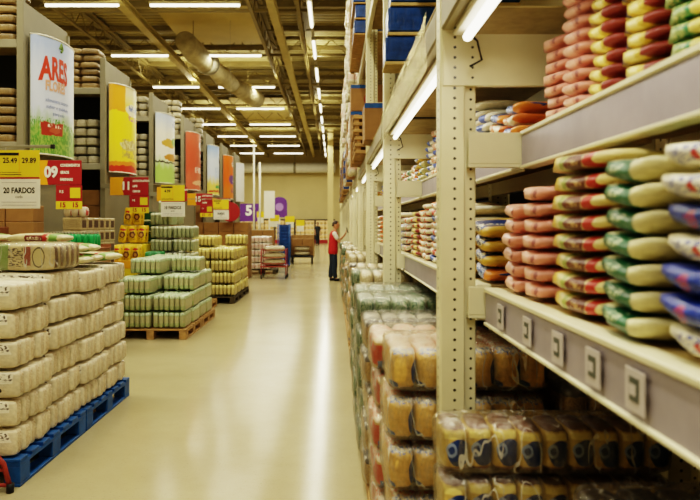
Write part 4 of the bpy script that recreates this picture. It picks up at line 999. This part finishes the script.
# ------------------------------------------------------------------ middle distance, left side
rs = thing('round_sign', 'round red hanging sign between the third and fourth rack ends', 'sign', (-2.95, 19.5, 1.95))
obj('disc', MB().tube([(0, 0, 0), (0, .03, 0)], .28, 20).mesh('disc', M['red_sign'], False), rs)
obj('wire', MB().tube([(0, .015, .28), (0, .015, 5.5)], .004, 5).mesh('wire', M['steel_grey']), rs)
for xi in range(4):
    for yi in range(2):
        for li in range(6):
            dup(plain_carton, (-4.2+xi*.44, 19.75+yi*.42, .003+li*.275), R.uniform(-.01, .01), f"brown carton, {ORD[li+1]} layer, {ORD[xi+1]} column, {'front' if yi == 0 else 'rear'} row beyond the yellow bales", 'carton', 'carton wall beyond the yellow bales')
# white and pink bales on a dark pallet behind the trolley
dup(dark_pallet, (-2.82, 21.6, 0), 0, 'dark wood pallet under white and pink bales behind the trolley', 'pallet')
for li in range(5):
    for xi in range(1):
        for yi in range(2):
            dup(pink_bales[0], (-2.32, 21.9+yi*.56, .147+li*.2135), 0, f"white and pink sack bale, {ORD[li+1]} layer, {'front' if yi == 0 else 'rear'} row behind the trolley", 'bale', 'white and pink bales behind the trolley')
# trolley
tr = thing('platform_trolley', 'red framed stock trolley loaded with white sacks in the aisle', 'trolley', (-2.12, 19.75, 0))
obj('platform', MB().box(0, .78, 0, .75, .34, .375, c=.006).mesh('platform', M['red_tube']), tr)
for x in (.03, .75):
    obj('side_frame', MB().tube([(x, .02, .12), (x, .02, .86), (x, .73, .86), (x, .73, .12)], .016, 8).mesh('side_frame', M['red_tube'], True), tr)
obj('end_frame', MB().tube([(.03, .02, .62), (.75, .02, .62)], .012, 8).tube([(.03, .02, .84), (.75, .02, .84)], .012, 8).tube([(.03, .02, .45), (.75, .02, .45)], .012, 8).mesh('end_frame', M['red_tube'], True), tr)
for x in (.03, .75):
    for y in (.05, .70): obj('wheel', MB().tube([(x-.02, y, .06), (x+.02, y, .06)], .06, 14).mesh('wheel', M['black'], True), tr)
sk = [obj('white_sack', loft_bag('white_sack', .62, .64, .19, 210+i, whitesack, pt=4), proto=True) for i in range(2)]
for i in range(3): dup(sk[i % 2], (-1.73, 20.125, .378+i*.197), .05*i-.05, f"plump white sack, {('lowest', 'middle', 'topmost')[i]} of three on the red trolley", 'sack', 'white sacks on the trolley')
# crate cart
ct = thing('stock_cart', 'wooden sided stock cart on dark casters farther down the aisle', 'cart', (-1.72, 27.0, 0))
obj('cart_floor', MB().box(0, .95, 0, 1.1, .26, .31, c=.005).mesh('cart_floor', M['black']), ct)
for x in (.0, .93): obj('side_panel', MB().box(x, x+.02, 0, 1.1, .31, 1.15).mesh('side_panel', M['wood']), ct)
obj('back_panel', MB().box(.02, .93, 1.08, 1.1, .31, 1.15).mesh('back_panel', M['wood']), ct)
for x in (.08, .87):
    for y in (.12, .98): obj('caster', MB().tube([(x-.025, y, .13), (x+.025, y, .13)], .13, 14).mesh('caster', M['black'], True), ct)
for i in range(2): dup(sk[i], (-1.245, 27.5, .315+i*.2), 0, f"white sack, {'lower' if i == 0 else 'upper'} one inside the wooden stock cart", 'sack', 'white sacks in the stock cart')
for i in range(2): dup(plain_carton, (-1.66+.44*i, 27.2, .315+.42), 0, f"brown carton, {ORD[i+1]} on the sacks in the wooden stock cart", 'carton', 'cartons in the stock cart')
# blue roll cage
cg = thing('roll_cage', 'tall blue mesh roll cage standing before the stock cart', 'cage', (-2.05, 25.3, 0))
for x in (0, .42):
    for y in (0, .7): obj('post', MB().tube([(x, y, .08), (x, y, 1.6)], .018, 8).mesh('post', M['blue_paint'], True), cg)
mb = MB()
for i in range(12): z = .2+i*.12; mb.tube([(0, 0, z), (.42, 0, z)], .006, 4); mb.tube([(.42, 0, z), (.42, .7, z)], .006, 4)
obj('mesh_side', mb.mesh('mesh_side', M['blue_paint']), cg)
obj('base', MB().box(-.02, .44, -.02, .72, .06, .1).mesh('base', M['blue_paint']), cg)
obj('back_sheet', MB().box(.02, .40, .68, .69, .1, 1.58).mesh('back_sheet', M['blue_plastic']), cg)
for x in (.03, .39):
    for y in (.05, .65): obj('caster', MB().tube([(x-.015, y, .03), (x+.015, y, .03)], .03, 10).mesh('caster', M['black'], True), cg)
for xi in range(3):
    for li in range(5):
        dup(plain_carton, (-3.5+xi*.44, 25.4, .003+li*.275), 0, f"brown carton, {ORD[li+1]} layer, {ORD[xi+1]} column beside the blue roll cage", 'carton', 'cartons beside the roll cage')
# red tubular cart corner at the front bales
rc = thing('red_hand_trolley', 'red tubular hand trolley standing against the front corner of bales', 'trolley', (-2.393, 4.05, 0))
for y in (0, -.22):
    obj('side_frame', MB().tube([(-.25, y, .42), (.36, y, .25), (.43, y, .17), (.470, y, .03)], .017, 8).tube([(.44, y, .135), (-.2, y, .135)], .013, 8).tube([(.46, y, .045), (-.2, y, .03)], .012, 8).mesh('side_frame', M['red_tube'], True), rc)
    obj('foot', MB().tube([(.469, y, .0), (.472, y, .055)], .023, 10).mesh('foot', M['black'], True), rc)
obj('cross_bar', MB().tube([(-.25, -.22, .42), (-.25, 0, .42)], .017, 8).mesh('cross_bar', M['red_tube'], True), rc)

# ------------------------------------------------------------------ far end
pl = thing('purple_board', 'long purple hanging board with a white 5 far down on the left', 'sign', (-5.5, 40, 1.75))
obj('board', MB().box(0, 1.2, 0, .05, 0, 1.05).mesh('board', M['purple']), pl)
words_on(pl, '5', .8, M['white_ink'], .55, -.01, .62, bold=.03)
obj('post', MB().box(.05, .1, .06, .1, -1.75, 1.0).mesh('post', M['white']), pl); obj('post', MB().box(1.1, 1.15, .06, .1, -1.75, 1.0).mesh('post', M['white']), pl)
pl = thing('purple_board', 'purple arched board with pale emblem far down the aisle', 'sign', (-3.6, 40, 2.0))
pts = [(0, 0), (.9, 0), (.9, .85)]+[(.45+.45*math.cos(a*PI/10), .85+.35*math.sin(a*PI/10)) for a in range(1, 10)]+[(0, .85)]
nn = len(pts)
obj('board', MB().add([(x, 0, z) for x, z in pts]+[(x, .05, z) for x, z in pts], [tuple(range(nn)), tuple(range(nn, 2*nn))[::-1]]+[(i, (i+1) % nn, nn+(i+1) % nn, nn+i) for i in range(nn)]).mesh('board', M['purple']), pl)
obj('emblem', MB().tube([(.45, -.01, .6), (.45, -.001, .6)], .24, 14).mesh('emblem', simple('lilac', '#9a78b8', .5, .05, 4)), pl)
obj('post', MB().box(.42, .48, .06, .1, -2.0, .9).mesh('post', M['white']), pl)
for i, (x, y, z) in enumerate(((-3.95, 34, 5.6), (-3.55, 33, 4.6))):
    wp = thing('white_pole', f"thin white pole rising {'tall beside the purple board' if i == 0 else 'shorter beside the white drop banner'}", 'pole', (x, y, 0))
    obj('shaft', MB().tube([(0, 0, .02), (0, 0, z)], .045, 10).mesh('shaft', M['white'], True), wp)
    obj('base_plate', MB().tube([(0, 0, 0), (0, 0, .02)], .16, 14).mesh('base_plate', M['steel_grey']), wp)
wb = thing('drop_banner', 'pale white drop banner standing behind the trolley', 'banner', (-3.55, 35, 0))
obj('sheet', MB().box(0, .55, 0, .02, 1.9, 3.3).mesh('sheet', M['paper']), wb); obj('stand', MB().box(.24, .3, .0, .04, 0, 1.9).mesh('stand', M['white']), wb)
for i, (x, z, w) in enumerate(((-3.4, 1.75, .55), (-2.55, 1.7, .5), (-4.1, 1.95, .4), (-2.0, 1.5, .45))):
    s = thing('yellow_price_card', f"small yellow price card on a stand, {ORD[i+1]} of four before the far end", 'sign', (x, 36+i*.3, 0), 0, 'yellow price cards before the far end')
    obj('card', MB().box(0, w, 0, .01, z, z+.32).mesh('card', M['yellow_card']), s); obj('lower_card', MB().box(0.04, w-.04, -.005, .005, z-.3, z-.005).mesh('lower_card', M['paper']), s)
    obj('stem', MB().box(w/2-.02, w/2+.02, .011, .03, 0, z+.2).mesh('stem', M['steel_grey']), s)
glow = emitter('chiller_glow', '#ffcf80', .75)
chilled = printed('chiller_goods_print', '#d8ad5c', [('n', (.5, .5, .5), (BIG, BIG, BIG), '#e9c98a')])
for i in range(5):
    x = -8.3+i*1.7
    f = thing('display_chiller', f"lit upright display chiller, {ORD[i+1]} along the far end wall", 'chiller', (x, 57.0, 0), 0, 'display chillers along the far wall')
    obj('cabinet', MB().box(0, 1.66, .85, .9, 0, 2.0).box(0, .04, 0, .85, 0, 2.0).box(1.62, 1.66, 0, .85, 0, 2.0).box(0, 1.66, 0, .85, 1.9, 2.0).box(0, 1.66, 0, .85, 0, .12).mesh('cabinet', M['black']), f)
    obj('light_back', MB().box(.05, 1.61, .8, .845, .13, 1.89).mesh('light_back', glow), f)
    obj('kick_panel', MB().box(0, 1.66, -.05, -.001, 0, .28).mesh('kick_panel', M['red_sign']), f)
    for j in range(4):
        z = .32+j*.4
        obj('shelf', MB().box(.05, 1.61, .1, .79, z, z+.03).mesh('shelf', M['white']), f)
    obj('divider', MB().box(.81, .85, .02, .09, .12, 1.9).mesh('divider', M['black']), f)
    for j in range(4):
        z = .353+j*.4
        for q in range(5):
            tag(obj('chilled_pack', MB().box(0, .2, 0, .3, 0, .2, c=.03).mesh('chilled_pack', chilled), None, (x+.12+q*.31, 57.2, z)), f"chilled food pack, {ORD[q+1]} along the {ORD[j+1]} shelf of the {ORD[i+1]} display chiller", 'pack', 'packs in the display chillers')
struct('column', MB().box(-.36, .02, 46, 46.4, 0, 8.0), wall_m)

# ------------------------------------------------------------------ people
def skin_bm(chains):
    """chains: list of [(x,y,z,r), ...] polylines; each becomes its own skinned limb; returns a mesh"""
    bm = bmesh.new(); lay = bm.verts.layers.skin.verify()
    cache = {}
    root = True
    for ch in chains:
        prev = None
        for x, y, z, r in ch:
            key = (round(x, 4), round(y, 4), round(z, 4))
            if key in cache: v = cache[key]
            else:
                v = bm.verts.new((x, y, z)); v[lay].radius = (r, r); v[lay].use_root = root; root = False; cache[key] = v
            if prev is not None and prev is not v and not bm.edges.get((prev, v)): bm.edges.new((prev, v))
            prev = v
    me = bpy.data.meshes.new('tmp'); bm.to_mesh(me); bm.free()
    return me
def bake(me, mods, name, mat):
    o = bpy.data.objects.new('tmp', me); COL.objects.link(o)
    for t_, kw in mods:
        m_ = o.modifiers.new('m', t_)
        for k_, v_ in kw.items(): setattr(m_, k_, v_)
    dg = bpy.context.evaluated_depsgraph_get(); dg.update()
    out = bpy.data.meshes.new_from_object(o.evaluated_get(dg)); out.name = name
    bpy.data.objects.remove(o)
    out.materials.clear(); out.materials.append(mat)
    out.polygons.foreach_set('use_smooth', [True]*len(out.polygons))
    return out
def head_mesh(c, s=1.0):
    """skull with brow, nose, chin and ears; faces +Y"""
    bm = bmesh.new(); bmesh.ops.create_uvsphere(bm, u_segments=20, v_segments=16, radius=1)
    for v in bm.verts:
        x, y, z = v.co
        w = .076*(1-.22*max(0, -z)**1.5)
        yy = .098*y*(1-.12*max(0, -z)); zz = .118*z
        if y > .55 and -.35 < z < .25 and abs(x) < .22: yy += .026*(1-abs(x)/.22)*(1-abs(z+.12)/.4)
        if y > .5 and abs(z-.28) < .15: yy += .005
        if y > .4 and abs(z+.78) < .2 and abs(x) < .4: yy += .012
        v.co = Vector((x*w, yy, zz))
    for sx in (-1, 1):
        e = bmesh.ops.create_uvsphere(bm, u_segments=8, v_segments=6, radius=.5)['verts']
        for v in e: v.co = Vector((sx*.078+v.co.x*.02, -.008+v.co.y*.04, -.005+v.co.z*.065))
    for v in bm.verts: v.co = v.co*s+Vector(c)
    me = bpy.data.meshes.new('tmp'); bm.to_mesh(me); bm.free(); return me
def hand_chains(wrist, d, up, side, s=1.0, curl=.5):
    """palm, four unequal bent fingers and a thumb leaving the side of the palm"""
    w = Vector(wrist); d = Vector(d).normalized(); up = Vector(up); up = (up-d*up.dot(d)).normalized(); sd = d.cross(up)*side
    P = lambda v, r: (v.x, v.y, v.z, r)
    k = w+d*.05; chains = [[P(w, .024), P(k, .03), P(w+d*.085, .028)]]
    for i, ln in enumerate((.070, .080, .074, .058)):
        b = w+d*.088+sd*(.03-.02*i); m1 = b+d*ln*.45-up*curl*.010; m2 = m1+d*ln*.33-up*curl*.024; e = m2+d*ln*.22-up*curl*.03
        chains.append([P(k, .03), P(b, .0105), P(m1, .0095), P(m2, .0088), P(e, .0075)])
    t0 = w+d*.03+sd*.026; t1 = t0+d*.03+sd*.026-up*.008; t2 = t1+d*.03+sd*.006-up*.012
    chains.append([P(k, .03), P(t0, .014), P(t1, .0115), P(t2, .009)])
    return chains
def person(label, loc, rz, vest, shirt, trousers, hairc, skinc, arms, lean=.0, scale=1.0, group=None):
    root = thing('person', label, 'person', loc, rz, group); root.scale = (scale,)*3
    skinm = simple('skin_tone', skinc, .5, .05, 10); 
    hz = 1.555; hy = .05+lean
    torso = [(0, 0, .92, .135), (0, .0, 1.02, .12), (0, .005+lean*.3, 1.16, .125), (0, lean*.6, 1.34, .135), (0, lean*.8, 1.42, .075), (0, .02+lean, 1.48, .052), (0, .03+lean, 1.54, .055)]
    chains = [torso]
    sh = {}
    for s, (el, wr, hd, up) in arms.items():
        S_ = (s*.165, lean*.7, 1.385); sh[s] = S_
        chains.append([torso[3], (s*.1, lean*.7, 1.385, .075), (*S_, .058), ((S_[0]+el[0])/2, (S_[1]+el[1])/2, (S_[2]+el[2])/2, .048), (*el, .04), ((el[0]+wr[0])/2, (el[1]+wr[1])/2, (el[2]+wr[2])/2, .037), (*wr, .026)])
        chains += hand_chains(wr, hd, up, s)
    legs = {}
    for s in (-1, 1):
        fy = .06*s
        legs[s] = [(s*.09, 0, .88, .095), (s*.095, fy*.5+.015, .5, .062), (s*.095, fy*.7-.01, .3, .056), (s*.097, fy, .09, .038)]
        chains.append([torso[0]]+legs[s]+[(s*.1, fy+.06, .045, .036), (s*.105, fy+.15, .03, .028)])
    body = bake(skin_bm(chains), [('SKIN', {'use_smooth_shade': True}), ('SUBSURF', {'levels': 1, 'render_levels': 1})], 'tmpb', skinm)
    hm = head_mesh((0, .055+lean, hz+.065))
    bm = bmesh.new(); bm.from_mesh(body); bm.from_mesh(hm); j = bpy.data.meshes.new('tmpj'); bm.to_mesh(j); bm.free()
    j = bake(j, [('REMESH', {'mode': 'VOXEL', 'voxel_size': .0075, 'use_smooth_shade': True})], 'body', skinm)
    obj('body', j, root)
    hc = Vector((0, .055+lean, hz+.065))
    for s in (-1, 1):
        bmx = bmesh.new(); bmesh.ops.create_uvsphere(bmx, u_segments=10, v_segments=8, radius=.011, matrix=Matrix.Translation(hc+Vector((s*.03, .086, .012))))
        me = bpy.data.meshes.new('eye'); bmx.to_mesh(me); bmx.free(); me.materials.append(M['ink']); obj('eye', me, root)
    bmx = bmesh.new(); bmesh.ops.create_cube(bmx, size=1, matrix=Matrix.Translation(hc+Vector((0, .092, -.058))) @ Matrix.Diagonal((.045, .012, .009, 1)))
    me = bpy.data.meshes.new('mouth'); bmx.to_mesh(me); bmx.free(); me.materials.append(simple('lip_tone', '#9a5a4a', .5, .05, 8)); obj('mouth', me, root)
    # hair cap
    bmx = bmesh.new(); bmesh.ops.create_uvsphere(bmx, u_segments=20, v_segments=14, radius=1)
    dele = [v for v in bmx.verts if v.co.z < -.25 or (v.co.y > .45 and v.co.z < .5) or (abs(v.co.y) < .45 and v.co.z < .12 and abs(v.co.x) > .8)]
    bmesh.ops.delete(bmx, geom=dele, context='VERTS')
    for v in bmx.verts: v.co = hc+Vector((v.co.x*.084, v.co.y*.107-.006, v.co.z*.128+.004))
    me = bpy.data.meshes.new('tmp'); bmx.to_mesh(me); bmx.free()
    obj('hair', bake(me, [('SOLIDIFY', {'thickness': .012, 'offset': 0.0})], 'hair', simple('hair_tone', hairc, .6, .2, 40)), root)
    # clothes
    vc = [(0, .0, .90, .165), (0, .0, 1.03, .150), (0, .005+lean*.3, 1.16, .152), (0, lean*.6, 1.33, .160), (0, lean*.75, 1.42, .11)]
    rings = [(.79, .168, .128), (.80, .178, .138), (.90, .182, .142), (1.02, .172, .134), (1.14, .172, .132), (1.26, .182, .134), (1.34, .186, .128), (1.39, .172, .112), (1.425, .125, .09), (1.45, .082, .074), (1.462, .070, .066)]
    vs = []; fs = []; nr = 24
    for z, rx, ry in rings:
        cy = lean*max(0, (z-1.0)/.45)
        for q in range(nr):
            a = 2*PI*q/nr; e = .85
            vs.append((math.copysign(abs(math.cos(a))**e, math.cos(a))*rx, cy+math.copysign(abs(math.sin(a))**e, math.sin(a))*ry*(1.0+.02*math.sin(a*5+z*30)), z))
    for q in range(len(rings)-1):
        for w_ in range(nr): fs.append((q*nr+w_, q*nr+(w_+1) % nr, (q+1)*nr+(w_+1) % nr, (q+1)*nr+w_))
    fs += [tuple(range(nr))[::-1], tuple((len(rings)-1)*nr+w_ for w_ in range(nr))]
    obj('vest', MB().add(vs, fs).mesh('vest', vest, True), root)
    def cloth(ch, name, mat, flat=.86, sub=2):
        me = bake(skin_bm(ch), [('SKIN', {}), ('SUBSURF', {'levels': sub, 'render_levels': sub})], name, mat); return obj(name, me, root)
    for s, (el, wr, hd, up) in arms.items():
        S_ = sh[s]; mid = [(S_[i]*.25+el[i]*.75) for i in range(3)]
        cloth([[(s*.11, S_[1], 1.39, .075), (*S_, .073), ((S_[0]+el[0])/2, (S_[1]+el[1])/2, (S_[2]+el[2])/2, .066), (*mid, .062)]], 'sleeve', shirt)
    cloth([[(0, lean*.8, 1.40, .07), (0, lean*.85+.005, 1.455, .066)]], 'collar', shirt)
    tc = [[(0, .0, .93, .14), (0, 0, .86, .13)]]
    for s in (-1, 1):
        a = legs[s]; tc.append([(0, 0, .86, .13), (a[0][0], 0, .82, .112), (a[1][0], a[1][1], .5, .085), (a[2][0], a[2][1], .3, .076), (a[3][0], a[3][1]-.005, .07, .068)])
    cloth(tc, 'trousers', trousers)
    for s in (-1, 1):
        a = legs[s][3]
        cloth([[(a[0], a[1]-.04, .048, .05), (a[0], a[1]+.06, .045, .048), (a[0]+s*.006, a[1]+.17, .034, .038)]], 'shoe', M['black'])
    return root
vest_m = simple('red_vest_cloth', '#c0262a', .75, .12, 14); shirt_m = simple('white_shirt_cloth', '#e6e0d4', .75, .08, 14)
navy_m = simple('navy_trouser_cloth', '#1d2a3c', .8, .12, 14)
person('shop worker in red vest, white sleeves and navy trousers facing the rack', (0.0, 19.1, 0), -PI/2+.12, vest_m, shirt_m, navy_m, '#3c2a1c', '#c08a66',
       {-1: ((-.20, .20, 1.16), (-.14, .36, 1.33), (.1, .5, 1), (0, 1, -.3)), 1: ((.215, .15, 1.14), (.14, .36, 1.10), (-.1, 1, .05), (0, 0, 1))}, lean=.03, scale=.965) 
dev = thing('handheld_scanner', 'dark handheld scanner held up by the worker in red vest', 'scanner', (0.0, 19.1, 0), -PI/2+.12); dev.scale = (.965,)*3
sc_m = Matrix.Translation((-.115, .435, 1.475)) @ Matrix.Rotation(.25, 4, 'X')
me = MB().box(-.036, .036, -.012, .012, -.085, .085, c=.006).mesh('case', M['black']); me.transform(sc_m); obj('case', me, dev)
me = MB().box(-.029, .029, -.0135, -.0122, -.03, .07).mesh('screen', simple('dim_screen', '#5a6a6c', .2, .05, 3)); me.transform(sc_m); obj('screen', me, dev)
person('distant person in dark clothes standing before the lit chillers', (-1.15, 50.5, 0), PI+.4, simple('charcoal_cloth', '#2a2c33', .8, .1, 14), simple('charcoal_sleeve', '#2a2c33', .8, .1, 14), simple('dark_denim', '#1f2530', .8, .1, 14), '#241c16', '#a87a5c',
       {-1: ((-.23, .02, 1.12), (-.22, .12, .90), (0, .2, -1), (0, 1, 0)), 1: ((.23, .02, 1.12), (.22, .12, .90), (0, .2, -1), (0, 1, 0))}, lean=.02, scale=1.0)

# ------------------------------------------------------------------ camera, world, view
cam = bpy.data.cameras.new('camera'); co = bpy.data.objects.new('camera', cam); link(co)
co.location = (0, 0, 1.6); co.rotation_euler = (PI/2, 0, 0)
cam.sensor_width = 36; cam.lens = 680/700*36; cam.shift_x = (350-333)/700; cam.shift_y = -26/700
cam.clip_start = .05; cam.clip_end = 200
cam.dof.use_dof = True; cam.dof.focus_distance = 5.2; cam.dof.aperture_fstop = 3.2
SC.camera = co
w = bpy.data.worlds.new('world'); SC.world = w; w.use_nodes = True
bg = w.node_tree.nodes.get('Background'); bg.inputs[0].default_value = (1, .9, .7, 1); bg.inputs[1].default_value = .05
SC.view_settings.view_transform = 'Filmic'; SC.view_settings.look = 'High Contrast'; SC.view_settings.exposure = -0.1

for o in PROTOS:
    bpy.data.objects.remove(o)
